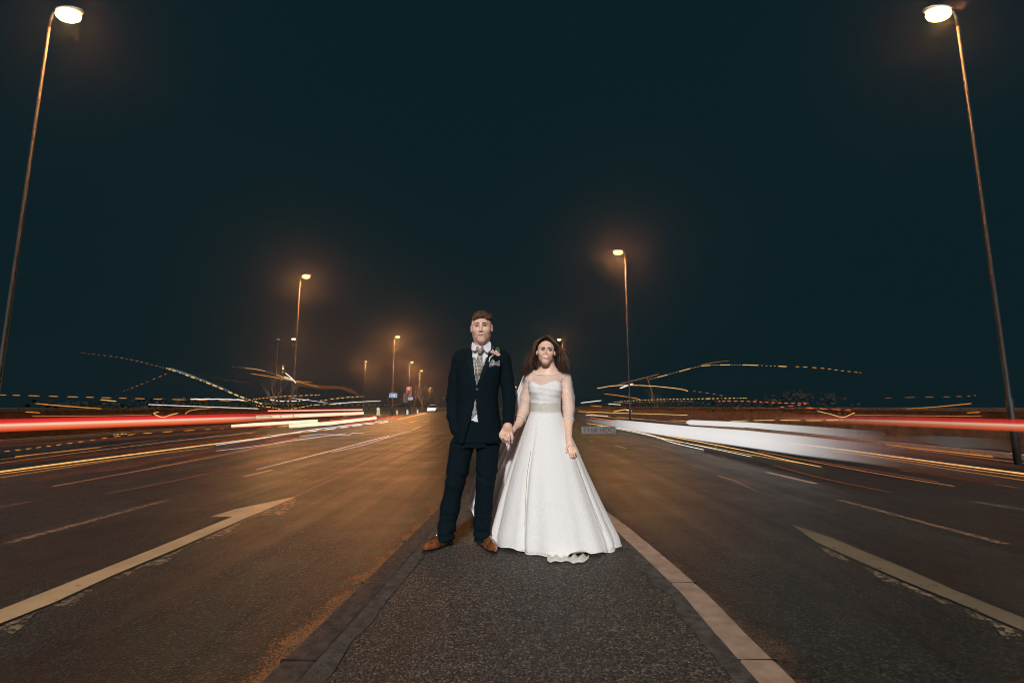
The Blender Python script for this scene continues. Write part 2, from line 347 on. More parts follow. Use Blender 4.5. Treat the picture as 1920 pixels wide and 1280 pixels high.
def bvh_of(o):
    me = o.data; n = len(me.vertices); co = np.empty(n*3); me.vertices.foreach_get('co', co)
    return BVHTree.FromPolygons(co.reshape(-1, 3).tolist(), [tuple(p.vertices) for p in me.polygons])
def drape_strip(bv, centre, wu, wd, off, thick=0.0, nw=3, y0=3.0, default=None):
    """a strip laid on a surface: centre (x,z) points, widths above and below; returns MB data"""
    mb = MB(); rows = []; n = len(centre)
    for i, (x, z) in enumerate(centre):
        a = Vector(centre[min(i+1, n-1)])-Vector(centre[max(i-1, 0)]); nn = Vector((-a.y, a.x)).normalized()
        r = []
        for j in range(nw+1):
            t = -wd[i]+(wu[i]+wd[i])*j/nw; qx, qz = x+nn.x*t, z+nn.y*t
            h = bv.ray_cast(Vector((qx, y0, qz)), Vector((0, 1, 0)))
            yy = h[0].y if h[0] is not None else (default if default is not None else y0+0.7)
            r.append(Vector((qx, yy-off, qz)))
        rows.append(r)
    v = [p for r in rows for p in r]; f = []; w = nw+1
    for i in range(n-1):
        for j in range(nw): f.append((i*w+j, (i+1)*w+j, (i+1)*w+j+1, i*w+j+1))
    m = len(v); v += [p+Vector((0, off+0.002+thick, 0)) for p in v]
    f += [tuple(m+q for q in reversed(k)) for k in f[:(n-1)*nw]]
    for i in range(n-1):
        f += [(i*w, m+i*w, m+(i+1)*w, (i+1)*w), ((i+1)*w+nw, m+(i+1)*w+nw, m+i*w+nw, i*w+nw)]
    f += [tuple([j for j in range(w)]+[m+j for j in range(w-1, -1, -1)]), tuple([(n-1)*w+j for j in range(w-1, -1, -1)]+[m+(n-1)*w+j for j in range(w)])]
    mb.add(v, f); return mb

# ================================================================== GROUND
def sheet(name, pts, mat, parent=None, kind=None, z=None):
    v = [(p[0], p[1], p[2] if z is None else z) for p in pts]
    # orient upwards
    ar = sum(v[i][0]*v[(i+1) % len(v)][1]-v[(i+1) % len(v)][0]*v[i][1] for i in range(len(v)))
    if ar < 0: v = v[::-1]
    o = mesh_obj(name, v, [tuple(range(len(v)))], mat, parent)
    if kind: o['kind'] = kind
    return o
sheet('ground', [(-500, -40), (500, -40), (500, 900), (-500, 900)], M_grass, kind='structure', z=-0.03) if False else None
mesh_obj('ground', [(-600, -40, -0.03), (600, -40, -0.03), (600, 1100, -0.03), (-600, 1100, -0.03)], [(0, 1, 2, 3)], M_grass)['kind'] = 'structure'
mesh_obj('road', [(-16, -20, 0), (11.2, -20, 0), (11.2, 400, 0), (-16, 400, 0)], [(0, 1, 2, 3)], M_road)['kind'] = 'structure'
mesh_obj('side_road', [(-150, 52, -0.004), (-16, 52, -0.004), (-16, 74, -0.004), (-150, 74, -0.004)], [(0, 1, 2, 3)], M_road)['kind'] = 'structure'

# refuge (traffic island) with kerb stones
IZ = 0.10
Lpx = [(150, 1610), (480, 1280), (600, 1166), (735, 1036), (800, 972), (835, 938)]
Rpx = [(1900, 1635), (1500, 1280), (1400, 1183), (1330, 1112), (1257, 1050), (1185, 990), (1137, 955)]
Lg = [G(x, y, IZ) for x, y in Lpx]; Rg = [G(x, y, IZ) for x, y in Rpx]
# rounded nose beyond the couple
ln, rn = Lg[-1], Rg[-1]; tipY = max(ln.y, rn.y)+1.2
def bez(a, b, c, d, n):
    return [a*(1-t)**3+b*3*t*(1-t)**2+c*3*t*t*(1-t)+d*t**3 for t in [i/n for i in range(1, n)]]
mid = Vector(((ln.x+rn.x)/2, tipY, IZ))
nose = bez(ln, ln+Vector((0.12, 0.5, 0)), Vector((mid.x-0.35, tipY, IZ)), mid, 8)+[mid]+bez(mid, Vector((mid.x+0.35, tipY, IZ)), rn+Vector((-0.12, 0.5, 0)), rn, 8)
outer = Lg+nose+Rg[::-1]                       # left front -> nose -> right front
def resample(pts, step):
    out = [pts[0].copy()]; acc = 0
    for i in range(len(pts)-1):
        a, b = pts[i], pts[i+1]; L = (b-a).length; pos = 0
        while acc+(L-pos) >= step:
            pos += step-acc; out.append(a.lerp(b, pos/L)); acc = 0
        acc += L-pos
    out.append(pts[-1].copy()); return out
def offset(pts, d):
    r = []; n = len(pts)
    for i, p in enumerate(pts):
        t = pts[min(i+1, n-1)]-pts[max(i-1, 0)]; t.z = 0; t.normalize(); r.append(p+Vector((t.y, -t.x, 0))*d)
    return r
ring = [p for p in resample(outer, 0.05)]
KW = 0.155
inner = offset(ring, KW)
inner2 = offset(ring, KW+0.10)
isl = sheet('traffic_island', inner, M_isl, z=IZ-0.006, kind='structure')
# mortar band between kerb and surfacing
rr_ = random.Random(3)
band = []; nn_ = len(inner)
for i in range(nn_): band.append(inner[i].lerp(inner2[i], 0.9+0.35*mnoise.noise(Vector((i*0.21, 0, 0)))))
v = []; f = []
for i in range(nn_):
    v += [(inner[i].x, inner[i].y, IZ-0.001), (band[i].x, band[i].y, IZ-0.001), (band[i].x, band[i].y, IZ-0.012)]
for i in range(nn_-1): f += [(3*i, 3*i+3, 3*i+4, 3*i+1), (3*i+1, 3*i+4, 3*i+5, 3*i+2)]
mesh_obj('mortar_strip', v, f, M_mortar, isl)
def kerb_stone(i0, i1, mat):
    h = 0.5; idx = list(range(i0, i1+1)); v = []; f = []
    g = 0.005
    sec = [(0.0, -0.02), (0.0, IZ-0.022), (0.006, IZ-0.008), (0.020, IZ), (KW-0.012, IZ+0.002), (KW-0.002, IZ-0.002), (KW-0.002, -0.02)]
    A = [ring[i] for i in idx]; B = [inner[i] for i in idx]; m = len(idx); q = len(sec)
    jit = rr_.uniform(-0.003, 0.003)
    for k in range(m):
        a = A[k]; b = B[k]; t = (A[min(k+1, m-1)]-A[max(k-1, 0)]).normalized()
        sh = t*(g if k == 0 else (-g if k == m-1 else 0))
        for (u, z) in sec:
            p = a.lerp(b, u/KW)+sh; wob = 0.0022*mnoise.noise(Vector((p.x*9, p.y*9, z*20)))
            v.append((p.x+wob, p.y, z+(jit+wob if z > 0.05 else 0)))
    for k in range(m-1):
        for j in range(q-1): f.append((k*q+j, (k+1)*q+j, (k+1)*q+j+1, k*q+j+1)[::-1])
    f.append(tuple(range(q))[::-1] if True else None); f.append(tuple((m-1)*q+j for j in range(q)))
    return mesh_obj('kerb_stone', v, f, mat, isl)
nose_i = min(range(len(ring)), key=lambda i: (ring[i]-mid).length)
def kerb_joint(i):
    a, b_ = ring[i], inner[i]; t = (ring[min(i+1, len(ring)-1)]-ring[max(i-1, 0)]).normalized()*0.006; v = []
    for p in (a-t, a+t, b_+t, b_-t): v.append((p.x, p.y, IZ+0.001))
    c = a+(b_-a)*-0.01
    v += [((a-t)[0], (a-t)[1], 0.0), ((a+t)[0], (a+t)[1], 0.0), ((b_+t)[0], (b_+t)[1], 0.0), ((b_-t)[0], (b_-t)[1], 0.0)]
    mesh_obj('kerb_joint', v, [(3, 2, 1, 0), (0, 1, 5, 4), (1, 2, 6, 5), (2, 3, 7, 6), (3, 0, 4, 7)], M_tar, isl)
i = 0; step = 18
while i < len(ring)-1:
    j = min(i+step, len(ring)-1)
    if len(ring)-1-j < 6: j = len(ring)-1
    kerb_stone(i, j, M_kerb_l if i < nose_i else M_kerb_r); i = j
    if i < len(ring)-1: kerb_joint(i)

# lamp glow along the kerbs, put into the colour of speckled strips
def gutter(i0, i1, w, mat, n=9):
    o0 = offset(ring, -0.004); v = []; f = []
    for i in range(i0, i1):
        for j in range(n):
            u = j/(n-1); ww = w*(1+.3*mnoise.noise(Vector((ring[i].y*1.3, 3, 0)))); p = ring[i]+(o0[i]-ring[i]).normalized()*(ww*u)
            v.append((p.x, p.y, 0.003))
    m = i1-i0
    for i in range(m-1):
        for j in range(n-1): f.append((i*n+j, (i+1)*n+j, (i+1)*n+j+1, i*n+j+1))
    o = mesh_obj('kerb_glow_strip', v, f, mat, isl); a = o.data.attributes.new('edge', 'FLOAT', 'POINT'); a.data.foreach_set('value', [j/(n-1) for _ in range(m) for j in range(n)]); o['kind'] = 'stuff'
def kerb_glow_mat(name, c):
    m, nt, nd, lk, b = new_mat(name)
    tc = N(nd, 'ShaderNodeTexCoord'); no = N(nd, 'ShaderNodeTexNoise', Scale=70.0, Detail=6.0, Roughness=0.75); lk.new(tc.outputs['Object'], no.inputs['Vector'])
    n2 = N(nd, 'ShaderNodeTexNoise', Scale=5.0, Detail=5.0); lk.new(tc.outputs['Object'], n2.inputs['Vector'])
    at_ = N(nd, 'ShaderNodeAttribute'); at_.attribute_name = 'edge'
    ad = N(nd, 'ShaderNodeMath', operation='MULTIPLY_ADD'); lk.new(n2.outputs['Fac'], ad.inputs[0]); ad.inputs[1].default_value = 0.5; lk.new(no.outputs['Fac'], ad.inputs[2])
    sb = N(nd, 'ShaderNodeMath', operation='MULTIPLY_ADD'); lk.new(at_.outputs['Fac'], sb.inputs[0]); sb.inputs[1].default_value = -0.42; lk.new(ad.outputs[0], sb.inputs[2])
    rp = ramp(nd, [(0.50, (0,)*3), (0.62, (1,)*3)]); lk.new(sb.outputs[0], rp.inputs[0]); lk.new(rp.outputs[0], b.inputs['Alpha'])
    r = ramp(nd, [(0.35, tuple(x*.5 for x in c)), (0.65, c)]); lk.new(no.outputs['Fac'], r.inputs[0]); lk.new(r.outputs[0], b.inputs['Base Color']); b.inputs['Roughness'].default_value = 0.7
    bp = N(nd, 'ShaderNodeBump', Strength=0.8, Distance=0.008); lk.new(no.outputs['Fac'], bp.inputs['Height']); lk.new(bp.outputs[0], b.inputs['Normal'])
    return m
gutter(0, nose_i, .34, kerb_glow_mat('kerb_glow_orange', (0.30, 0.155, 0.07))); gutter(nose_i, len(ring), .30, kerb_glow_mat('kerb_glow_brown', (0.13, 0.085, 0.055)))

# ------------------------------------------------------------------ road markings (sheets 4 mm above)
def marking(name, px, mat, label, cat='road marking', group=None, z=0.004):
    return tag(sheet(name, [G(x, y, z) for x, y in px], mat, z=z), label, cat, group)
marking('road_arrow', [(-420, 1310), (0, 1142), (157, 1080), (283, 1030), (437, 967.5), (393, 968.5), (440, 954), (556, 930), (500, 955), (460, 971), (333, 1027), (213, 1077), (100, 1129), (0, 1168), (-420, 1350)], M_paint,
        'long pale arrow painted on the left carriageway pointing away')
marking('worn_paint', [(557, 930.5), (551, 946), (531, 964.5), (487, 965.5), (466, 972), (503, 955)], M_paint_worn, 'worn striped right barb of the left painted arrow', z=0.0045)
def ragged(pts, w, seed):
    up = []; dn = []; n = 150; X_ = [p[0] for p in pts]; Y_ = [p[1] for p in pts]
    for k in range(n+1):
        x = X_[0]+(X_[-1]-X_[0])*k/n; y = float(np.interp(x, sorted(X_), [yy for _, yy in sorted(zip(X_, Y_))])); sc = w*(y-762)/400
        up.append((x, y+sc*.12*(1+mnoise.noise(Vector((k*.7, seed, 0)))))); dn.append((x, y+sc*max(.14, .42+1.0*mnoise.noise(Vector((k*.055, seed, 5)))+.16*mnoise.noise(Vector((k*.35, seed, 9))))))
    return up+dn[::-1]
marking('worn_paint', ragged([(0, 1169), (100, 1131), (213, 1079), (333, 1029), (460, 973)], 26, 3), M_paint_worn, 'flaking ragged old paint edge below the left arrow shaft')
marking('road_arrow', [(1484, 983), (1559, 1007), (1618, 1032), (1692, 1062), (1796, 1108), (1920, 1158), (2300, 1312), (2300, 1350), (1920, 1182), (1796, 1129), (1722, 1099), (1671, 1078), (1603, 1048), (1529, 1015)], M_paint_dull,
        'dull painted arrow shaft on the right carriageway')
marking('worn_paint', ragged([(1540, 1021), (1603, 1050), (1671, 1080), (1722, 1101), (1796, 1131), (1920, 1184)], 26, 8), M_paint_worn, 'flaking ragged old paint edge below the right arrow shaft')
dl = [((458, 893), (510, 881), 4.5, M_paint, 'short bright lane dash left of the groom, nearest of the bright ones'),
      ((315, 937), (15, 1018), 4.0, M_paint_thin, 'long scuffed lane line on the left road, above the arrow'),
      ((60, 940), (-40, 958), 3.0, M_paint_thin, 'faint lane dash at the left picture edge'),
      ((267, 872), (178, 885), 3.0, M_paint_thin, 'thin orange lane dash on the far left lane'),
      ((306, 861), (364, 851), 3.0, M_paint_thin, 'thin orange lane dash beyond the far left one'),
      ((768, 792), (780, 789), 2.0, M_paint, 'tiny pale lane dash near the groom, left of its pair'),
      ((795, 791), (806, 788), 2.0, M_paint, 'tiny pale lane dash near the groom, right of its pair'),
      ((772, 806), (790, 799), 2.0, M_paint, 'small white lane dash below the tiny pair'),
      ((1104, 826), (1114, 828), 2.4, M_paint, 'tiny orange lane dash just right of the bride'),
      ((1155, 836), (1174, 840), 2.6, M_paint, 'short orange lane dash right of the bride, second from her'),
      ((1222, 835), (1260, 843), 2.6, M_paint_thin, 'thin orange lane dash right of the bride, third from her'),
      ((1437, 885), (1531, 907), 4.0, M_paint, 'solid pale lane dash in the middle of the right road'),
      ((1572, 937), (1885, 1020), 4.5, M_paint_thin, 'long scuffed lane line on the right road, above the arrow shaft'),
      ((1830, 941), (1960, 962), 3.4, M_paint_thin, 'faint lane dash at the right picture edge'),
      ((1690, 881), (1710, 885), 3.0, M_paint_thin, 'short orange lane dash on the far right lane'),
      ((1865, 908), (1910, 915), 3.0, M_paint_thin, 'thin orange lane dash near the right picture edge')]
for a, b, w, m, lab in dl:
    A, B = G(*a), G(*b); t = (B-A).normalized(); nrm = Vector((-t.y, t.x, 0)); d = A.lerp(B, 0.5)
    hw = max(0.045, w*0.5*(d.y)/900*2.0); n = 14; L = []; R = []
    for k in range(n+1):
        p = A.lerp(B, k/n); e1 = 1+0.35*mnoise.noise(Vector((k*0.9, a[0], 0))); L.append(p+nrm*hw*e1); R.append(p-nrm*hw*e1)
    tag(sheet('lane_dash', L+R[::-1], m, z=0.004), lab, 'lane marking', 'lane dashes painted on the road')
# bitumen joints and cracks
def crack(pts, w, lab):
    gp = resample([G(x, y) for x, y in pts], 0.25); L = []; R = []
    for k, p in enumerate(gp):
        t = (gp[min(k+1, len(gp)-1)]-gp[max(k-1, 0)]).normalized(); nr = Vector((-t.y, t.x, 0))
        o = nr*0.03*mnoise.noise(Vector((p.x*2, p.y*1.3, 1))); hw = w*(0.6+0.8*abs(mnoise.noise(Vector((p.y*3, 2, p.x)))))
        L.append(p+o+nr*hw); R.append(p+o-nr*hw)
    v = []; f = []
    for a, b in zip(L, R): v += [(a.x, a.y, 0.003), (b.x, b.y, 0.003)]
    for k in range(len(L)-1): f.append((2*k, 2*k+1, 2*k+3, 2*k+2))
    tag(mesh_obj('tar_joint', v, f, M_tar), lab, 'road joint')
crack([(557, 929), (640, 890), (700, 860), (760, 832), (800, 814), (830, 798)], 0.016, 'dark wavering tar joint from the arrow tip towards the groom')
crack([(330, 975), (480, 925), (600, 880), (720, 835)], 0.006, 'hairline crack crossing the left lane above the arrow')
crack([(0, 1171), (213, 1080), (333, 1030), (480, 966)], 0.006, 'thin dark joint along the left arrow shaft')
crack([(1529, 1017), (1671, 1080), (1796, 1131), (1920, 1184)], 0.006, 'thin dark joint along the right arrow shaft')
# rows of scuff ticks
mb = MB()
for k in range(46):
    t = k/45; x = 560+250*t; y = 903-88*t
    for dx, dy in ((0, 0), (-62, -4)):
        if random.random() < 0.75:
            a = G(x+dx+random.uniform(-3, 3), y+dy); mb.box((a.x, a.y, 0.003), (0.10, 0.022, 0.002), random.uniform(-0.4, 0.4))
tag(mb.build('road_scuffs', M_paint_worn), 'rows of small pale tyre ticks on the left lane', 'road scuffs', kind='stuff')

# verge kerbs and boundary walls
def verge_wall(X, y0, y1, h, side, lab):
    t = empty('boundary_wall', (X, y0, 0), lab, 'wall')
    n = int((y1-y0)/1.0)
    mb = MB(); mb.box((X, (y0+y1)/2, h/2-0.02), (0.24, y1-y0, h-0.04)); mb.build('wall_face', M_brick, t)
    me = None
    for k in range(n):
        if me is None:
            b = MB(); b.box((0, 0, 0), (0.34, 0.985, 0.07)); o = b.build('coping_stone', M_cope, t); me = o.data; o.matrix_parent_inverse = Matrix()
        else:
            o = bpy.data.objects.new('coping_stone', me); COL.objects.link(o); o.parent = t
        o.location = (0, 0.5+k, h+0.017+random.uniform(-.004, .004))
verge_wall(12.2, 7, 90, 1.06, 1, 'long low brown wall along the far right verge')
verge_wall(-17.5, 3, 50, 1.02, -1, 'long low brown wall along the far left verge')
for X, s_, nm in ((11.2, 1, 'right'), (-16.0, -1, 'left')):
    t = sheet('pavement', [(X+0.13*s_, -15), (X+0.13*s_, 52), (X+0.95*s_, 52), (X+0.95*s_, -15)], M_road, kind='structure', z=0.10)
    me = None
    for k in range(54):
        if me is None:
            b = MB(); b.box((0, 0, 0), (0.13, 0.988, 0.13)); o = b.build('kerb_stone', M_kerb_r, t); me = o.data
        else: o = bpy.data.objects.new('kerb_stone', me); COL.objects.link(o); o.parent = t
        o.location = (X+0.065*s_, -1.5+k, 0.045)

# ================================================================== STREET LAMPS
def street_lamp(px, py, H, side, lab, watt, near=False, lit=True, arm=True, dark=False, ptrad=0.14):
    d = ray(px, py); p = O+d*((H-CZ)/d.z)            # centre of the lit bowl
    reach = 0.36 if arm else 0.0
    base = Vector((p.x-side*reach, p.y, 0))
    t = empty('street_lamp', base, lab, 'street lamp', 'street lamps along the dual carriageway' if lit else None)
    mp = M_pole_dark if dark else M_pole
    mb = MB(); mb.tube([base+Vector((0, 0, -0.02)), base+Vector((0, 0, 1.3)), base+Vector((0, 0, 1.32)), base+Vector((0, 0, H-0.3))], [0.062, 0.062, 0.044, 0.026], 12); mb.build('pole', mp, t, True)
    if arm:
        mb = MB(); mb.tube([base+Vector((0, 0, H-0.3)), base+Vector((side*0.01, 0, H-0.08)), base+Vector((side*0.05, 0, H+0.07)), base+Vector((side*0.16, 0, H+0.12))], [0.026, 0.026, 0.026, 0.026], 8); mb.build('arm', mp, t, True)
        mb = MB(); c = base+Vector((side*0.42, 0, H+0.12))
        mb.sphere(c, (0.33, 0.13, 0.075), 16, 8); mb.build('lamp_head', M_head, t, True)
    else:
        mb = MB(); c = base+Vector((0, 0, H+0.02)); mb.sphere(c, (0.2, 0.2, 0.10), 12, 6); mb.build('lamp_head', M_head, t, True)
    if lit:
        mb = MB(); c2 = base+Vector((side*(reach+0.04), 0, H+0.01)); mb.sphere(c2, (0.27, 0.16, 0.14) if arm else (0.15, 0.15, 0.12), 14, 8); mb.build('lens', M_lamp if near else M_lamp_far, t, True)
        ld = bpy.data.lights.new('lamp_light', 'SPOT'); ld.energy = watt; ld.color = SODIUM; ld.shadow_soft_size = ptrad
        ld.spot_size = math.radians(180); ld.spot_blend = 0.08
        lo = bpy.data.objects.new('lamp_light', ld); COL.objects.link(lo); lo.parent = t; lo.location = (side*(reach+0.04), 0, H-0.32)
    return t
W = 4300
street_lamp(125, 30, 10, 1, 'tall street lamp at the upper left corner of the picture', 520, True)
street_lamp(1763, 28, 10, -1, 'tall street lamp at the upper right corner of the picture', 420, True)
street_lamp(573, 519, 10, 1, 'glowing street lamp standing highest above the left road behind the corner lamp', 2100)
street_lamp(1160, 474, 10, -1, 'glowing street lamp on a tall thin pole right of the bride', 1700)
street_lamp(551, 636, 10, -1, 'street lamp with a dark pole below the tall left one', W*0.4, dark=True)
street_lamp(685, 678, 8, 1, 'short street lamp left of the traffic signals', W*0.7, arm=False)
street_lamp(745, 632, 10, 1, 'street lamp carrying a blue sign, left of the groom', W)
street_lamp(772, 679, 10, 1, 'street lamp behind the red traffic signal', W*0.8)
street_lamp(790, 695, 10, 1, 'far street lamp, second left from the groom shoulder', W*0.8)
street_lamp(807, 727, 10, 1, 'far street lamp beside the groom elbow, above the distant lights', W*0.8)
street_lamp(832, 746, 10, 1, 'farthest tiny street lamp touching the groom jacket', W*0.5)
street_lamp(1049, 637, 10, -1, 'street lamp glowing beside the bride hair on its right', 1300)
street_lamp(1003, 688, 10, 1, 'far street lamp seen through the bride hair at her shoulder', 900)
street_lamp(981, 707, 10, 1, 'far street lamp just left of the bride sleeve', 900)
street_lamp(967, 725, 10, 1, 'far street lamp between bride veil and groom arm', 900)
street_lamp(531, 686, 8, -1, 'small street lamp glowing among bare twigs', W*0.4, arm=False)
street_lamp(522, 637, 9, 1, 'unlit lamp post with no head left of the dark pole lamp', 0, lit=False, arm=False)

# ------------------------------------------------------------------ traffic signals, signs, bollards at the junction
TY = 70.0
def at(px, py, Y=TY): return P(px, py, Y)
pp = at(766, 770)
def signal(px, H, lab, red):
    b = at(px, 770); b.z = 0
    t = empty('traffic_signal', b, lab, 'traffic light', 'traffic signals at the junction')
    mb = MB(); mb.tube([b, b+Vector((0, 0, H+0.75))], 0.055, 10); mb.build('pole', M_pole, t, True)
    mb = MB(); mb.box(b+Vector((0, -0.10, H)), (0.72, 0.03, 1.35)); mb.build('backing_board', M_head if red else M_black, t)
    mb = MB(); mb.box(b+Vector((0, -0.20, H)), (0.60, 0.16, 1.23)); mb.build('signal_housing', M_black, t)
    for k, m in enumerate((M_red if red else M_black, M_black, M_black)):
        mb = MB(); mb.sphere(b+Vector((0, -0.29, H+0.36-0.36*k)), (0.19, 0.08, 0.19) if k == 0 and red else (0.14, 0.06, 0.14), 12, 8)
        mb.build('signal_lens', m, t, True)
    if red:
        ld = bpy.data.lights.new('signal_light', 'POINT'); ld.energy = 90; ld.color = (1, 0.03, 0.04); ld.shadow_soft_size = 0.14
        lo = bpy.data.objects.new('signal_light', ld); COL.objects.link(lo); lo.parent = t; lo.location = (0, -0.55, H+0.36)
    return t
signal(766, 3.35, 'traffic signal showing a red light with pale backing board', True)
signal(760.5, 2.4, 'unlit grey traffic signal pole left of the red signal', False)
def sign(px, py, w, h, Y, lab, postH=None, own=True):
    c = at(px, py, Y); t = empty('road_sign', (c.x, c.y, 0), lab, 'road sign')
    if own:
        mb = MB(); mb.tube([(c.x, c.y+0.06, 0), (c.x, c.y+0.06, c.z+h/2)], 0.04, 8); mb.build('post', M_pole, t, True)
    mb = MB(); mb.box(c, (w, 0.03, h)); mb.build('sign_plate', M_white, t)
    mb = MB(); mb.box(c+Vector((0, -0.02, 0)), (w*0.9, 0.012, h*0.82)); mb.build('blue_panel', M_blue, t)
    mb = MB(); mb.box(c+Vector((-w*0.12, -0.031, 0)), (w*0.42, 0.01, h*0.16)); mb.add([c+Vector((w*a, -0.034, h*b)) for a, b in ((0.05, 0.3), (0.05, -0.3), (0.32, 0))], [(0, 1, 2)]); mb.build('arrow_symbol', M_white, t)
sign(737.5, 741, 0.95, 0.52, 60.0, 'blue and white direction sign on the lamp post left of the red signal')
sign(770, 747, 0.65, 0.36, 69.5, 'small blue sign under the red traffic signal')
def bollard(px, Y, lab, m1, m2, s=1.0):
    c = at(px, 770, Y); c.z = 0; t = empty('bollard', c, lab, 'bollard', 'traffic bollards at the junction')
    mb = MB(); mb.box(c+Vector((0, 0, 0.42*s)), (0.36*s, 0.24*s, 0.84*s), taper=0.82); mb.build('bollard_body', m1, t)
    mb = MB(); mb.tube([c+Vector((0, -0.165*s, 0.78*s)), c+Vector((0, -0.19*s, 0.78*s))], 0.17*s, 16); mb.build('round_sign', m2, t)
    mb = MB(); mb.box(c+Vector((0, 0, 0.02)), (0.44*s, 0.32*s, 0.06)); mb.build('base', M_black, t)
bollard(709.5, 62, 'lit yellow bollard with a white disc, between two lamp poles', M_yellow, M_bolwhite, 1.1)
bollard(744.5, 66, 'slim amber bollard right of the signed lamp post', M_yellow, M_yellow, 0.7)
bollard(764, 68, 'white bollard at the foot of the red signal', M_bolwhite, M_bolwhite, 0.75)
bollard(783, 80, 'small white bollard right of the red signal', M_bolwhite, M_bolwhite, 0.7)

# cars at the junction
def car(c, rz, lab, heads=True, mat=None):
    t = empty('car', (c.x, c.y, 0), lab, 'car'); R = Matrix.Rotation(rz, 4, 'Z'); T = Matrix.Translation((c.x, c.y, 0)) @ R
    def place(o): 
        o.matrix_parent_inverse = Matrix(); 
        return o
    t.rotation_euler.z = rz
    def part(mb, n, m, sm=False):
        o = mesh_obj(n, mb.v, mb.f, m, None, sm); o.parent = t; return o
    # body from side profile, length 4.2 along y (front at -y)
    prof = [(-2.1, 0.25), (-2.12, 0.55), (-1.95, 0.78), (-1.05, 0.93), (0.95+0.3, 0.95), (2.0, 0.9), (2.1, 0.6), (2.08, 0.25)]
    mb = MB(); v = []; f = []
    for x, s in ((-0.86, 1), (-0.80, 1), (0.80, 1), (0.86, 1)):
        for y, z in prof:
            zz = z if abs(x) < 0.83 else 0.25+(z-0.25)*0.9
            v.append((x, y*(1 if abs(x) < 0.83 else 0.97), zz))
    n = len(prof)
    for a in range(3):
        for k in range(n): f.append((a*n+k, a*n+(k+1) % n, (a+1)*n+(k+1) % n, (a+1)*n+k))
    f += [tuple(range(n))[::-1], tuple(3*n+k for k in range(n))]
    mb.add(v, f); part(mb, 'body', mat or M_car)
    cab = [(-1.0, 0.92), (-0.35, 1.40), (0.95, 1.44), (1.75, 0.94)]
    mb = MB(); v = [(s*0.74*(0.82 if z > 1.2 else 1), y, z) for s in (-1, 1) for y, z in cab]
    mb.add(v, [(0, 1, 2, 3), (7, 6, 5, 4), (0, 4, 5, 1), (1, 5, 6, 2), (2, 6, 7, 3), (3, 7, 4, 0)]); part(mb, 'cabin_glass', M_glass)
    mb = MB(); mb.box((0, 0.3, 1.44), (1.16, 1.25, 0.05)); part(mb, 'roof', mat or M_car)
    for sx in (-1, 1):
        for y in (-1.3, 1.3):
            mb = MB(); mb.tube([(sx*0.72, y, 0.31), (sx*0.90, y, 0.31)], 0.31, 16); part(mb, 'wheel', M_tyre)
        mb = MB(); mb.sphere((sx*0.62, -2.08, 0.62), (0.16, 0.07, 0.09), 10, 6); part(mb, 'headlight', M_headl if heads else M_glass)
        mb = MB(); mb.box((sx*0.92, -0.75, 0.98), (0.16, 0.1, 0.12)); part(mb, 'wing_mirror', mat or M_car)
    mb = MB(); mb.box((0, -2.125, 0.40), (0.52, 0.02, 0.12)); part(mb, 'number_plate', M_white)
    return t
c = P(497, 775, 46); car(c, 0.12, 'grey car with both headlights on waiting at the left junction')
c = P(811, 766, 105); car(c, 0.05, 'distant white car with headlights on, left of the groom', mat=M_white)
# ghostly number plate on the right
pc = P(1122, 806, 7.4)
pl = empty('number_plate', pc, 'pale number plate reading T168 HDC, right of the bride', 'number plate')
mb = MB(); mb.box(pc, (0.52, 0.012, 0.112)); mb.build('plate_face', M_plate, pl)
def text(s, size, loc, mat, parent, name):
    cu = bpy.data.curves.new('txt', 'FONT'); cu.body = s; cu.size = size; cu.align_x = 'CENTER'; cu.align_y = 'CENTER'; cu.extrude = 0.001
    tmp = bpy.data.objects.new('txt', cu); COL.objects.link(tmp); bpy.context.view_layer.update()
    me = bpy.data.meshes.new_from_object(tmp.evaluated_get(bpy.context.evaluated_depsgraph_get())); bpy.data.objects.remove(tmp)
    me.transform(Matrix.Translation(loc) @ Matrix.Rotation(math.pi/2, 4, 'X')); me.materials.clear(); me.materials.append(mat)
    o = bpy.data.objects.new(name, me); COL.objects.link(o)
    o.parent = parent; o.matrix_parent_inverse = Matrix.Translation(-parent.location); return o
text('T168 HDC', 0.105, pc+Vector((0, -0.009, 0)), M_char, pl, 'plate_lettering')

# bare trees and hedges, distant block
def bare_tree(base, H, seed, lab, lean=0.0):
    r = random.Random(seed); t = empty('bare_tree', base, lab, 'tree'); tr = MB(); tw = MB()
    def grow(p, d, L, rad, lv):
        n = 4; pts = [p]; rd = [rad]
        for k in range(n):
            d = (d+Vector((r.uniform(-.16, .16), r.uniform(-.16, .16), r.uniform(-.02, .10)))).normalized()
            pts.append(pts[-1]+d*L/n); rd.append(rad*(1-0.45*(k+1)/n))
        (tr if lv == 0 else tw).tube(pts, rd, 7 if lv == 0 else (5 if lv < 3 else 3), cap=lv < 2)
        if lv >= 5: return
        for k in range(r.choice((3, 4)) if lv < 4 else 3):
            q = pts[r.choice((2, 3, 4)) if lv else r.choice((2, 3, 4, 4))]; a = r.uniform(0, 6.28); sp = r.uniform(0.45, 0.95)
            e = (d+Vector((math.cos(a)*sp, math.sin(a)*sp, r.uniform(-.1, .35)))).normalized()
            grow(q, e, L*r.uniform(0.58, 0.76), rd[-1]*0.62, lv+1)
    grow(Vector(base), Vector((lean, 0, 1)), H*0.36, H*0.022, 0)
    tr.build('trunk', M_bark, t, True); tw.build('crown', M_twig, t)
def gp(px, Y): p = P(px, 770, Y); return (p.x, p.y, 0)
bare_tree(gp(545, 44), 5.0, 4, 'bare orange lit tree behind the tall left street lamp', 0.05)
bare_tree(gp(512, 52), 5.5, 9, 'bare dim tree left of the dark lamp pole')
bare_tree(gp(792, 105), 9.0, 11, 'bare tree behind the traffic signals, left of the groom')
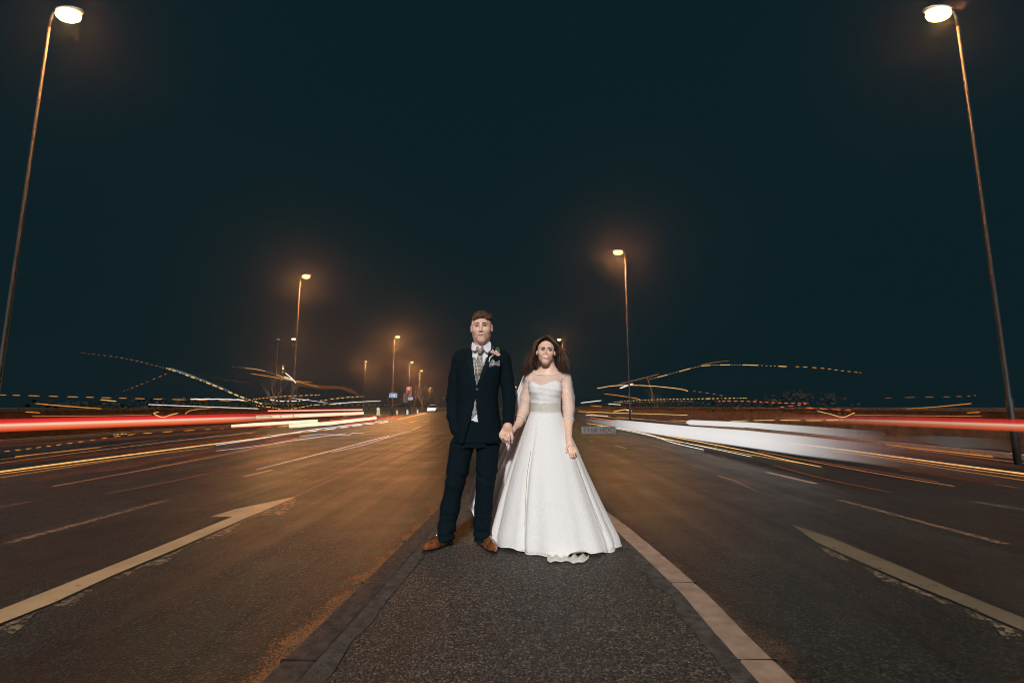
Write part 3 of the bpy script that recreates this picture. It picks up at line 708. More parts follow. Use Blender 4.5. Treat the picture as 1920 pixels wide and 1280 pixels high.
bare_tree(gp(775, 120), 9.0, 15, 'dark bare tree farther back above the red signal')
bare_tree(gp(1230, 46), 3.6, 21, 'small bare tree by the wall right of the tall lamp pole')
def hedge(x0, y0, x1, y1, h, seed, lab):
    r = random.Random(seed); mb = MB(); L = math.hypot(x1-x0, y1-y0); n = int(L*60)
    for k in range(n):
        t = r.random(); hh = h*(0.75+0.35*mnoise.noise(Vector((t*L*0.2, seed, 0))))
        c = Vector((x0+(x1-x0)*t+r.gauss(0, 0.5), y0+(y1-y0)*t+r.gauss(0, 0.5), r.random()**0.6*hh+0.05)); s = r.uniform(0.06, 0.16)
        a = Vector((r.uniform(-1, 1), r.uniform(-1, 1), r.uniform(-1, 1))).normalized(); b = a.orthogonal().normalized()
        mb.add([c+a*s, c+b*s*0.6, c-a*s, c-b*s*0.6], [(0, 1, 2, 3)])
    tag(mb.build('hedge', M_hedge), lab, 'hedge', kind='stuff')
hedge(13.5, 20, 13.5, 95, 2.0, 1, 'dark hedge mass behind the right wall')
hedge(-19.5, 20, -19.5, 50, 1.8, 2, 'dark hedge mass behind the left wall')
hedge(-60, 92, -18, 120, 3.6, 3, 'dark hedge beyond the junction on the left')

# ================================================================== LIGHT TRAILS (solid luminous filaments in the lanes)
_tm = {}
def trail_mat(c, s):
    key = (c, s)
    if key not in _tm:
        m, nt, nd, lk, b = new_mat('trail_glow'); out = nd['Material Output']
        nd.remove(b); e = N(nd, 'ShaderNodeEmission'); e.inputs[0].default_value = (*c, 1); e.inputs[1].default_value = s
        tr = N(nd, 'ShaderNodeBsdfTransparent'); at_ = N(nd, 'ShaderNodeAttribute'); at_.attribute_name = 'glow'
        mx = N(nd, 'ShaderNodeMixShader'); lk.new(at_.outputs['Fac'], mx.inputs[0]); lk.new(tr.outputs[0], mx.inputs[1]); lk.new(e.outputs[0], mx.inputs[2]); lk.new(mx.outputs[0], out.inputs[0])
        _tm[key] = m
    return _tm[key]
def set_glow(o, g):
    a = o.data.attributes.new('glow', 'FLOAT', 'POINT'); a.data.foreach_set('value', g)
AMB = ((1.0, 0.36, 0.06), 0.75); AMB2 = ((1.0, 0.50, 0.16), 1.1); DIM = ((0.72, 0.19, 0.06), 0.34); DIM2 = ((0.9, 0.30, 0.09), 0.5)
YEL = ((1.0, 0.62, 0.20), 0.75); WHT = ((1.0, 0.93, 0.80), 1.0); LAV = ((0.85, 0.82, 0.95), 0.75); RED = ((0.95, 0.045, 0.035), 0.85)
CREAM = ((1.0, 0.80, 0.55), 0.95); ORG = ((1.0, 0.16, 0.045), 0.85); PALE = ((0.90, 0.88, 0.88), 0.78); CREAMHOT = ((0.95, 0.92, 0.62), 1.0)
def spline(pts, n):
    P_ = [np.array(p, float) for p in pts]; out = []
    seg = len(P_)-1
    for i in range(n+1):
        u = i/n*seg; k = min(int(u), seg-1); t = u-k
        p0, p1, p2, p3 = P_[max(k-1, 0)], P_[k], P_[k+1], P_[min(k+2, seg)]
        out.append(0.5*((2*p1)+(-p0+p2)*t+(2*p0-5*p1+4*p2-p3)*t*t+(-p0+3*p1-3*p2+p3)*t**3))
    return out
TG = 'light trails of passing traffic'
def trail(lab, X, pts, col, w=2.0, dash=None, g=(1, 1), ground=None, wob=0.0):
    """pts in survey sight lines; X lane plane, or ground height"""
    L = sum(math.dist(pts[i][:2], pts[i+1][:2]) for i in range(len(pts)-1)); n = max(8, int(L/(1.6 if dash and dash[0] < 20 else 4))); sp = spline(pts, n)
    mb = MB(); glow = []; run = []; step = L/n; rn = random.Random(int(L*7)+int(pts[0][1]))
    def flush():
        if len(run) > 1:
            q = [r[0] for r in run]; rd = [r[1]*.68 for r in run]; rd[0] *= 0.45; rd[-1] *= 0.45
            mb.tube(q, rd, 6); glow.extend([r[2] for r in run for _ in range(6)])
        run.clear()
    for i, (x, y) in enumerate(sp):
        s = i/n; y = y+wob*math.sin(s*L*0.35)
        p = G(x, y, ground) if ground is not None else PX(x, y, X)
        tt = (p-O).length; gl = g[0]+(g[1]-g[0])*s if len(g) == 2 else float(np.interp(s, np.linspace(0, 1, len(g)), g))
        if dash and ((s*L) % dash[0]) > dash[1]*dash[0]: flush(); continue
        run.append((p, max(0.0012, w*0.5*tt/900*(0.85+0.3*rn.random())), gl))
    flush()
    if not mb.v: return
    o = mb.build('light_trail', trail_mat(*col), None, False); set_glow(o, glow); tag(o, lab, 'light trail', TG)
def ribbon(lab, X, top, bot, col, g, th=0.06, n=40, name='light_trail'):
    T = [(float(x), float(np.interp(x, [p[0] for p in top], [p[1] for p in top])), float(np.interp(x, [p[0] for p in bot], [p[1] for p in bot]))) for x in np.linspace(top[0][0], top[-1][0], n)]
    v = []; f = []; gl = []; sg = 1 if X > 0 else -1
    gx = np.linspace(top[0][0], top[-1][0], len(g))
    for x, yt, yb in T:
        for yy, dx in ((yt, 0), (yb, 0), (yb, th*sg), (yt, th*sg)):
            p = PX(x, yy, X); v.append((p.x+dx, p.y, p.z)); gl.append(float(np.interp(x, gx, g)))
    for i in range(n-1):
        for j in range(4): f.append((4*i+j, 4*i+(j+1) % 4, 4*i+4+(j+1) % 4, 4*i+4+j))
    f += [(0, 1, 2, 3), tuple(4*(n-1)+j for j in (3, 2, 1, 0))]
    o = mesh_obj(name, v, f, trail_mat(*col)); set_glow(o, gl); tag(o, lab, 'light trail', TG)
# --- left: tail light bands
XL = -9.0
def band(lab, X, top, bot, rows, g, n=60, th=0.06):
    v = []; f = []; gl = []; tc = []; sg = 1 if X > 0 else -1; m = len(rows); gx = np.linspace(top[0][0], top[-1][0], len(g))
    for x in np.linspace(top[0][0], top[-1][0], n):
        yt = float(np.interp(x, [p[0] for p in top], [p[1] for p in top])); yb = float(np.interp(x, [p[0] for p in bot], [p[1] for p in bot])); G_ = float(np.interp(x, gx, g))
        for u, c, a in rows: p = PX(x, yt+(yb-yt)*u, X); v.append((p.x, p.y, p.z)); gl.append(G_*a); tc.append((*c, 1))
        for u, c, a in rows[::-1]: p = PX(x, yt+(yb-yt)*u, X); v.append((p.x+th*sg*(0.05 if u in (0, 1) else 1), p.y, p.z)); gl.append(0.0); tc.append((*c, 1))
    q = 2*m
    for i in range(n-1):
        for k in range(q): f.append((i*q+k, i*q+(k+1) % q, (i+1)*q+(k+1) % q, (i+1)*q+k))
    f += [tuple(range(q)), tuple((n-1)*q+k for k in range(q-1, -1, -1))]
    o = mesh_obj('light_trail', v, f, M_band); set_glow(o, gl)
    a = o.data.attributes.new('tint', 'FLOAT_COLOR', 'POINT'); a.data.foreach_set('color', [c for t in tc for c in t]); tag(o, lab, 'light trail', TG)
M_band = trail_mat((1, 1, 1), 1.0).copy(); M_band.name = 'trail_band_glow'
_n = M_band.node_tree; _e = [x for x in _n.nodes if x.type == 'EMISSION'][0]; _a = N(_n.nodes, 'ShaderNodeAttribute'); _a.attribute_name = 'tint'; _n.links.new(_a.outputs['Color'], _e.inputs[0])
cR, cC, cO = (0.80, 0.030, 0.035), (0.95, 0.62, 0.42), (0.90, 0.13, 0.045)
ROWS = [(0, (.5, .02, .03), 0), (.08, cR, .6), (.18, cR, 1), (.34, (.85, .05, .04), 1), (.45, cC, 1), (.54, cC, 1), (.60, (.95, .30, .16), 1), (.80, cO, .9), (.93, (.8, .09, .03), .6), (1, (.5, .05, .02), 0)]
band('broad red, cream and orange tail light trail sweeping in from the left edge', XL, [(-900, 803), (-40, 785), (480, 774), (560, 772)], [(-900, 857), (-40, 812), (480, 791), (560, 787)], ROWS, [.85]*8+[.95, 1, 1, 1, .8, 0])
band('pale hot end of the big tail light trail by the lit bollard', XL, [(480, 776.5), (560, 774), (682, 770.5)], [(480, 786.5), (560, 783.5), (682, 777.5)], [(0, cR, 0), (.15, cR, .9), (.25, (1, .85, .6), 1), (.85, (1, .82, .5), 1), (.93, cR, .8), (1, cR, 0)], [.6, 1, 1, 1, 1, 1])
ribbon('second cream tail light trail just below the big left one', -8.6, [(437, 796), (480, 792.5), (596, 786)], [(437, 800), (480, 798), (596, 791.5)], CREAMHOT, [1, 1, 1, 0.8])
ribbon('third cream tail light trail reaching nearest to the signals', -8.2, [(545, 795), (620, 790), (706, 781)], [(545, 802), (620, 796.5), (706, 785.5)], CREAMHOT, [0.8, 1, 1, 1])
ribbon('thin red rim above the third cream trail', -8.2, [(600, 790), (706, 779.5)], [(600, 791.8), (706, 781)], RED, [0.4, 0.9])
ribbon('thin red rim below the second cream trail', -8.6, [(437, 800), (480, 798), (596, 791.5)], [(437, 802), (480, 799.6), (596, 793)], ORG, [1, 0.7, 0.4])
ribbon('slim pink trail above the big left trail near the bollard', -9.2, [(505, 769.5), (680, 767)], [(505, 771.2), (680, 769)], CREAM, [0.8, 1])
ribbon('slim red line above the big left trail near the bollard', -9.2, [(505, 768), (680, 766)], [(505, 769.5), (680, 767)], RED, [1, 0.9])
trail('short red trail rising towards the junction left of the groom', -6.5, [(640, 797), (700, 787), (752, 778)], RED, 2.0, g=(0.3, 1))
# --- left: sky arcs
trail('high faint dashed trail at the far left, descending', -9, [(150, 661), (235, 672), (310, 690)], DIM2, 1.3, (9, 0.65), (0.2, 1))
trail('long bright beaded trail descending to the parked car', -9, [(312, 690), (350, 703), (400, 722), (450, 743), (492, 757)], YEL, 3.6, (5.5, 0.8), (0.35, 1))
trail('faint ghost line beside the long beaded trail', -9, [(318, 690), (360, 704), (430, 732)], ((0.5, 0.6, 0.6), 0.35), 3.0, g=(0.5, 0.1))
trail('faint dashed trail branching down to the left', -9, [(232, 733), (270, 718), (318, 698)], DIM2, 1.3, (10, 0.6), (0.5, 0.9))
trail('orange dashed trail across the left just above eye level', -10, [(0, 740), (150, 744), (300, 748), (480, 752)], AMB, 1.8, (34, 0.62), (0.5, 1))
trail('short amber dash under the left dashed trail', -10, [(188, 749), (218, 752)], YEL, 2.0)
trail('white streak right of centre on the left, above the red band', -10, [(357, 748), (410, 748), (458, 749.5)], WHT, 2.6, wob=0.3)
trail('lower white streak above the red band', -10, [(278, 758), (380, 762), (485, 766)], WHT, 1.7)
trail('amber sloping streak at the far left above the red band', -10, [(66, 756), (110, 760), (190, 766)], AMB, 2.0, g=(0.3, 1, 0.5))
trail('short orange streak at the far left above the red band', -10, [(48, 772), (75, 773.5)], AMB, 1.8)
trail('thin orange line hugging the top of the red band', -9.3, [(60, 780), (200, 779), (285, 777)], DIM2, 1.5)
trail('small yellow hook lying on the red band', -8.8, [(298, 772), (288, 775), (305, 782), (318, 778), (334, 774)], YEL, 2.2)
trail('small yellow curl right of the hook on the red band', -8.8, [(347, 776), (355, 770), (372, 767), (398, 765)], AMB, 2.0, g=(1, 0.3))
trail('orange beaded trail above the parked car', -12, [(475, 748), (530, 743), (600, 740)], AMB, 2.4, (8, 0.75))
trail('white wavy trail right of the parked car', -12, [(507, 749), (530, 752), (560, 751), (580, 748)], WHT, 2.4, (6, 0.85))
trail('pale line falling past the white wavy trail', -12, [(547, 746), (585, 751), (615, 755)], LAV, 1.4)
trail('amber beaded trail rising to the short lamp', -12, [(600, 751), (630, 747), (660, 744), (684, 743)], YEL, 2.0, (9, 0.8))
trail('white straight trail ending right of the short lamp', -11, [(620, 757), (660, 754), (714, 751)], WHT, 1.8)
trail('fine dotted line running on to the signed lamp post', -11, [(500, 757), (600, 758), (742, 759.5)], YEL, 1.3, (4, 0.6))
trail('long yellow dotted arc under the white trails', -10.5, [(480, 760), (512, 764), (535, 768), (560, 764), (590, 759), (640, 757)], YEL, 2.0, (6, 0.8))
trail('bright arching trail through the bare tree', -14, [(435, 688), (480, 692), (515, 701), (540, 711)], YEL, 1.7, (5, 0.85), (0.3, 1))
trail('white hot twist in the bare tree', -14, [(535, 699), (546, 708), (555, 718)], WHT, 2.6)
trail('short white slash in the bare tree', -14, [(533, 706), (549, 712)], WHT, 2.2)
trail('orange trail leaving the bare tree to the right', -14, [(470, 700), (520, 708), (560, 716), (598, 725)], AMB, 1.6, g=(0.4, 1, 0.3))
trail('orange fork below the trail leaving the tree', -14, [(552, 714), (580, 716), (586, 717)], AMB, 1.4, g=(0.8, 0.3))
trail('faint dashed trail left of the bare tree', -14, [(400, 708), (430, 713), (470, 718)], DIM, 1.4, (9, 0.6))
ribbon('wide dim brown arch trail beyond the bare tree', -15, [(555, 718), (600, 722), (640, 724), (660, 729), (676, 742)], [(555, 722), (600, 729), (640, 729), (660, 736), (676, 743)], ((0.35, 0.12, 0.05), 0.35), [0.3, 0.5, 0.6, 0.3])
# --- left: trails and road reflections, both as glowing tubes low over the carriageway
low = [
 ('yellow pointed double trail below the red band, upper line', [(183, 816), (240, 807), (330, 795), (480, 789)], YEL, 1.8, (14, 0.8), (1, 0.6)),
 ('yellow pointed double trail below the red band, lower line', [(183, 816), (235, 813), (300, 806), (480, 796)], YEL, 1.5, (12, 0.75), (1, 0.6)),
 ('long dashed orange trail under the yellow pointed trail', [(-20, 849), (60, 840), (150, 828), (260, 813), (420, 803)], AMB, 1.7, (24, 0.6), (0.6, 0.9)),
 ('orange line above the brightest left road line', [(28, 856), (90, 849), (190, 838)], AMB, 2.0, None, (1, 0.2)),
 ('brightest long orange line sweeping across the left road', [(-30, 888), (120, 868), (260, 850), (400, 832), (500, 819)], AMB2, 3.0, None, (1, 0.35)),
 ('thin twin just below the brightest left road line', [(-30, 892), (120, 873), (260, 855), (400, 838)], AMB, 1.3, None, (0.9, 0.3)),
 ('dim orange line under the bright twin lines on the left', [(0, 895), (150, 872), (330, 846)], DIM2, 1.3, None, (0.9, 0.3)),
 ('dim orange line low on the left road', [(100, 911), (250, 884), (420, 852), (560, 820)], DIM2, 1.3, None, (0.7, 0.6)),
 ('second dim orange line low on the left road', [(130, 906), (270, 880), (420, 849)], DIM, 1.2, None, (0.8, 0.5)),
 ('faint red line low on the left road nearest the arrow', [(200, 925), (330, 900), (480, 867), (590, 843)], DIM, 1.3, None, (0.3, 1)),
 ('lavender white line across the road left of the groom', [(405, 834), (480, 823), (580, 806), (690, 793)], LAV, 2.2, None, (0.5, 1)),
 ('second lavender line just under the first', [(405, 845), (480, 836), (560, 824), (650, 812)], LAV, 1.5, None, (0.4, 0.6)),
 ('bright white patchy line left of the groom', [(548, 812), (620, 804), (680, 796), (735, 790)], WHT, 2.3, (26, 0.8), (1, 0.8)),
 ('second bright white patchy line left of the groom', [(580, 806), (650, 797), (730, 788)], WHT, 1.6, (17, 0.85), (1, 0.8)),
 ('white hooked line lower on the road left of the groom', [(565, 818), (600, 814), (650, 816), (660, 812), (682, 811)], LAV, 1.6, None, (0.4, 1)),
 ('long pale line pointing at the groom knee', [(480, 880), (560, 860), (640, 840), (700, 824), (730, 817)], WHT, 1.3, None, (0.3, 0.9)),
 ('pale twin pointing at the groom knee', [(620, 848), (680, 834), (733, 818), (770, 808)], LAV, 1.5, None, (0.4, 0.9)),
 ('orange line along the far road edge left of the groom', [(745, 786), (772, 780), (800, 774)], AMB2, 1.6, None, (1, 0.7)),
 ('yellow white streak under the red band in the middle left', [(500, 800), (560, 797), (640, 789)], YEL, 1.4, (30, 0.8), (0.6, 1)),
 ('orange streak across the left middle road', [(480, 817), (560, 811), (660, 798)], AMB, 1.3, None, (0.8, 0.8)),
 ('dim orange streak across the left road under the yellow ones', [(0, 868), (150, 848), (330, 826), (480, 810)], DIM2, 1.2, None, (0.6, 0.8)),
 ('dim thin streak across the far left lane', [(0, 861), (140, 843), (300, 824)], DIM, 1.2, None, (0.8, 0.4)),
]
for lab, pts, col, w, dsh, g in low: trail(lab, None, pts, col, w, dsh, g, ground=0.035)
for k, (lab, pts) in enumerate((
  ('wide faint russet painted-light streak below the big left band', [(-20, 822), (200, 812), (480, 800)]),
  ('second wide faint russet painted-light streak on the left road', [(-20, 838), (240, 822), (520, 802)]),
  ('third wide faint russet painted-light streak on the left road', [(-20, 872), (240, 846), (500, 815)]),
  ('fourth wide faint russet painted-light streak nearest the lane dashes', [(60, 900), (300, 862), (560, 818)]))):
    trail(lab, None, pts, ((0.62, 0.15, 0.06), 0.20), 9.0, None, (.12, .5), ground=0.03)  # dim emitting strips imitate reddish light on the road
for k, (lab, pts) in enumerate((
  ('wide faint russet painted-light streak below the right band', [(1940, 838), (1760, 822), (1560, 806)]),
  ('second wide faint russet painted-light streak on the right road', [(1940, 880), (1740, 852), (1540, 826)]),
  ('third wide faint russet painted-light streak on the right road', [(1860, 905), (1660, 872), (1500, 842)]))):
    trail(lab, None, pts, ((0.55, 0.14, 0.06), 0.20), 9.0, None, (.12, .5), ground=0.03)  # reddish road light imitated on the right by emitting strips
# --- right: white headlight swathe
cW, cP = (.77, .74, .72), (.42, .25, .20)
band('broad white headlight trail right of the bride', 5.0,
       [(1090, 785), (1149, 788), (1154, 786), (1288, 798), (1400, 806), (1500, 816), (1700, 838)], [(1090, 787), (1120, 794), (1209, 811), (1289, 823), (1500, 854), (1700, 880)],
       [(0, cW, .1), (.04, cW, 1), (.5, (.82, .79, .77), 1), (.92, cW, 1), (1, (.5, .45, .5), .1)], [0.0, .25, .75, 1, 1, 1, 1, 1, .93, .75, .48, .26, .12, .04, 0], n=90)
band('upper white lobe of the headlight trail on the right', 5.0,
       [(1287, 789.5), (1294, 786.6), (1404, 791), (1500, 797), (1660, 808)], [(1287, 793), (1293, 796.5), (1404, 802), (1500, 811), (1660, 828)],
       [(0, cW, .1), (.1, cW, 1), (.9, cW, 1), (1, cW, .1)], [1, 1, 1, .9, .7, .45, .25, .1, 0], n=60)
band('dim reddish painted haze behind the white headlight trail', 6.1, [(1380, 800), (1560, 806), (1900, 832)], [(1380, 818), (1560, 860), (1900, 905)], [(0, cP, 0), (.3, (.20, .08, .06), .5), (.7, (.16, .06, .05), .5), (1, cP, 0)], [0, .6, .8, .6, .3, 0], n=40)  # emitting sheet imitates a warm haze
ribbon('grey haze trail between the headlight swathe and the right edge', 6.0, [(1690, 815), (1780, 818), (1900, 826)], [(1690, 818), (1780, 838), (1900, 842)], ((0.30, 0.28, 0.25), 0.3), [0, 0.3, 0.45, 0.2, 0], n=30)
band('broad red, cream and orange tail light trail running off the right edge', 9.0, [(1440, 776), (1700, 780.5), (1960, 786), (2600, 800)], [(1440, 788), (1700, 800), (1960, 812), (2600, 842)], ROWS, [0, .25, .5, .68, .72, .72, .72, .72, .72])
# --- right: arcs
trail('long amber arc high on the right', 9, [(1218, 711), (1260, 700), (1310, 687), (1350, 684), (1400, 684), (1475, 687)], YEL, 2.2, (5, 0.82), (0.6, 1))
trail('dashed tail of the high amber arc', 9, [(1492, 687), (1540, 690), (1580, 695), (1615, 698.5)], AMB, 1.8, (13, 0.65), (1, 0.3))
trail('thin rust line doubling the high amber arc', 9, [(1314, 684), (1340, 679), (1368, 676)], DIM2, 1.3, g=(0.9, 0.2))
trail('rust line rising past the tall lamp pole', 10, [(1160, 720), (1213, 707), (1235, 701)], DIM2, 1.3)
trail('thin rust post shaped trail under the amber arc', 10, [(1213, 707), (1219, 724), (1225, 742)], DIM2, 1.3, g=(1, 0.3))
trail('fat white slash crossing the tall lamp pole', 9.5, [(1162, 728), (1175, 723), (1187, 719)], WHT, 3.2)
trail('amber curve from the lamp pole falling to the right', 9, [(1119, 728), (1150, 723), (1187, 722), (1230, 724), (1275, 729), (1290, 733)], AMB2, 1.8, g=(1, 1, 0.8))
trail('dim dashed continuation of the falling amber curve', 9, [(1300, 733), (1330, 737), (1362, 743)], DIM2, 1.4, (12, 0.6))
trail('thin amber line below the falling curve', 9, [(1133, 738), (1165, 742), (1200, 748)], AMB, 1.6)
trail('long beaded amber line just above the right wall', 9, [(1150, 754), (1200, 750), (1260, 748), (1330, 747), (1400, 746)], YEL, 2.4, (6, 0.75), (0.4, 1, 1, 0.7))
trail('second fainter beaded line under the first above the wall', 9, [(1160, 756), (1220, 753), (1300, 751)], AMB, 1.4, (6, 0.6))
trail('orange dashes running right above the wall', 9, [(1347, 752), (1400, 752), (1460, 755), (1515, 756)], ORG, 2.2, (11, 0.7))
trail('orange scribble at the end of the wall dashes', 9, [(1463, 763), (1490, 760), (1512, 757)], ORG, 1.7, (14, 0.7))
trail('red orange smear above the right band', 9, [(1512, 764), (1560, 767), (1600, 769)], ORG, 2.2, (22, 0.8), (1, 0.5))
trail('yellow hook at the start of the right tail light band', 9, [(1532, 770), (1560, 777), (1580, 782), (1592, 778), (1603, 773)], YEL, 1.8, g=(0.6, 1, 0.8))
trail('short white dash left of the lamp pole', 9, [(1089, 755), (1128, 750.5)], WHT, 2.0)
trail('short orange dash under the white dash', 9, [(1108, 760), (1129, 762)], AMB, 1.8)
trail('short pale dash left of the lamp pole base', 9, [(1141, 757), (1164, 758.5)], WHT, 1.8)
trail('yellow rising dash touching the lamp pole base', 9, [(1150, 771.5), (1174, 767)], YEL, 2.4)
trail('small white dash right of the lamp pole base', 9, [(1174, 768), (1184, 770)], WHT, 2.8)
trail('yellow thin line on the right wall', 8, [(1085, 771), (1160, 774), (1230, 776), (1289, 778)], YEL, 1.9)
trail('short white streak above the white headlight trail', 7, [(1098, 778), (1140, 779.5)], WHT, 2.0)
trail('orange low line on the right wall', 8, [(1100, 774), (1150, 783), (1205, 785)], AMB, 1.3)
trail('red line over the start of the white headlight trail', 7, [(1106, 783), (1125, 785), (1150, 788)], ORG, 1.6)
trail('short olive line before the upper white lobe', 6, [(1257, 788), (1289, 789)], YEL, 1.4)
trail('yellow edge along the top of the upper white lobe', 5.6, [(1370, 789), (1450, 787.5), (1530, 788), (1580, 787)], YEL, 2.0, (40, 0.88))
trail('faint dashed line high over the right band', 9, [(1660, 746), (1740, 744), (1800, 743), (1830, 741)], DIM2, 1.3, (26, 0.6), (0.3, 1))
trail('amber streak over the right band rising right', 9, [(1700, 766), (1760, 762), (1822, 756)], AMB, 1.6, g=(0.3, 1))
trail('short orange dash over the right band', 9, [(1813, 773.5), (1838, 772.5)], AMB, 1.6)
trail('thin orange line on top of the right band', 9, [(1600, 777.5), (1720, 779), (1840, 780)], DIM2, 1.4)
lowr = [  # right-hand trails and road reflections, also built as glowing tubes
 ('yellow pointed trail right, upper line', [(1704, 816), (1660, 808), (1590, 799), (1515, 793)], YEL, 2.0, (16, 0.85), (1, 0.6)),
 ('yellow pointed trail right, lower line', [(1704, 817), (1650, 812), (1560, 804), (1450, 797)], YEL, 1.5, (14, 0.8), (1, 0.5)),
 ('dashed orange trail under the right pointed trail', [(1960, 855), (1860, 843), (1760, 830), (1640, 816), (1540, 806)], AMB, 1.7, (26, 0.6), (0.6, 0.9)),
 ('brightest long orange line sweeping across the right road', [(1960, 893), (1800, 872), (1680, 856), (1560, 840), (1480, 830)], AMB2, 3.0, None, (1, 0.3)),
 ('thin twin just below the brightest right road line', [(1960, 898), (1800, 877), (1680, 860), (1560, 845)], AMB, 1.3, None, (0.9, 0.3)),
 ('orange line above the brightest right road line', [(1862, 856), (1790, 848), (1700, 838), (1600, 823)], AMB, 2.0, None, (1, 0.2)),
 ('dim orange line under the bright twin lines on the right', [(1920, 900), (1760, 876), (1600, 850)], DIM2, 1.3, None, (0.9, 0.3)),
 ('dim orange line low on the right road', [(1790, 911), (1660, 890), (1540, 868), (1420, 845)], DIM2, 1.4, None, (0.7, 0.8)),
 ('second dim orange line low on the right road', [(1760, 903), (1640, 882), (1520, 862)], DIM, 1.2, None, (0.8, 0.5)),
 ('faint red line low on the right road nearest the arrow', [(1670, 922), (1560, 900), (1450, 872)], DIM, 1.3, None, (0.4, 0.9)),
 ('white branching line under the white headlight trail', [(1150, 800), (1220, 815), (1260, 829), (1320, 843)], WHT, 1.8, None, (0.6, 1)),
 ('long yellow white line under the white headlight trail', [(1100, 793), (1200, 808), (1290, 824), (1400, 845), (1480, 863), (1540, 875)], AMB2, 2.0, None, (0.4, 1, 0.4)),
 ('thin white line edging the white headlight trail', [(1120, 797), (1200, 812), (1300, 833), (1410, 856)], WHT, 1.4, None, (0.4, 0.9)),
 ('second thin yellow line under the white headlight trail', [(1230, 820), (1330, 838), (1430, 856), (1500, 868)], YEL, 1.3, None, (0.8, 0.4)),
 ('faint orange hair line low right beside the shadowed lane', [(1345, 891), (1380, 902), (1420, 921)], DIM2, 1.2, None, (0.8, 0.4)),
 ('dim orange streak at the right edge, upper', [(1920, 868), (1800, 853), (1660, 836)], DIM2, 1.2, None, (0.8, 0.3)),
 ('dim orange streak at the right edge, lower', [(1920, 861), (1800, 846), (1640, 826)], DIM, 1.2, None, (0.8, 0.3)),
]
for lab, pts, col, w, dsh, g in lowr: trail(lab, None, pts, col, w, dsh, g, ground=0.035)
# thin mist over the whole place, added for halos around the lamps
mb = MB(); mb.box((0, 120, 9), (420, 340, 20.4)); hz = mb.build('haze', M_road); hz['kind'] = 'stuff'; hz.data.materials.clear()
hm = bpy.data.materials.new('halo_mist'); hm.use_nodes = True; hn = hm.node_tree; hn.nodes.remove(hn.nodes['Principled BSDF'])
pv = hn.nodes.new('ShaderNodeVolumePrincipled'); pv.inputs['Color'].default_value = (0.9, 0.9, 0.9, 1); pv.inputs['Density'].default_value = 0.00042; pv.inputs['Anisotropy'].default_value = 0.90
hn.links.new(pv.outputs[0], hn.nodes['Material Output'].inputs['Volume']); hz.data.materials.append(hm)

# ================================================================== PEOPLE
def head_field(F, c, R, s, fem):
    def q(x, y, z): return np.array(c)+np.array(R @ Vector((x*s, y*s, z*s)))
    rot = R.to_3x3()
    F.ell(q(0, .018, .038), (.076*s, .094*s, .082*s), .03, rot=rot)
    F.ell(q(0, -.008, -.030), ((.058 if fem else .066)*s, .076*s, .082*s), .045, rot=rot)
    for i in (-1, 1):
        F.cone(q(i*(.036 if fem else .037), .004, -.060), q(i*.010, -.060, -.100), (.015 if fem else .018)*s, .013*s, .045)
        F.ell(q(i*.038, -.050, -.024), (.024*s, .022*s, .020*s), .035, rot=rot)
        F.cone(q(i*.012, -.083, .019), q(i*.036, -.072, .021), (.0075 if fem else .010)*s, (.006 if fem else .009)*s, .026)
    F.ell(q(0, -.066, -.101), (.020*s, .015*s, .015*s), .03, rot=rot)
    for i in (-1, 1): F.ell(q(i*.031, -.094, .001), (.018*s, .0125*s, .0105*s), .016, 'sub', rot=rot)
    nw = .0080 if fem else .0100
    F.cone(q(0, -.083, .008), q(0, -.107, -.033), .0060*s, nw*s, .014)
    for i in (-1, 1): F.ell(q(i*.0120, -.095, -.039), (.0070*s, .0095*s, .0065*s), .008, rot=rot)
    F.ell(q(0, -.080, -.067), (.026*s, .015*s, .019*s), .022, rot=rot)
    for i in (-1, 1):
        F.ell(q(i*.080, .014, -.006), (.0085*s, .017*s, .030*s), .006, rot=rot)
        F.ell(q(i*.090, .006, -.004), (.006*s, .009*s, .017*s), .006, 'sub', rot=rot)
    return q
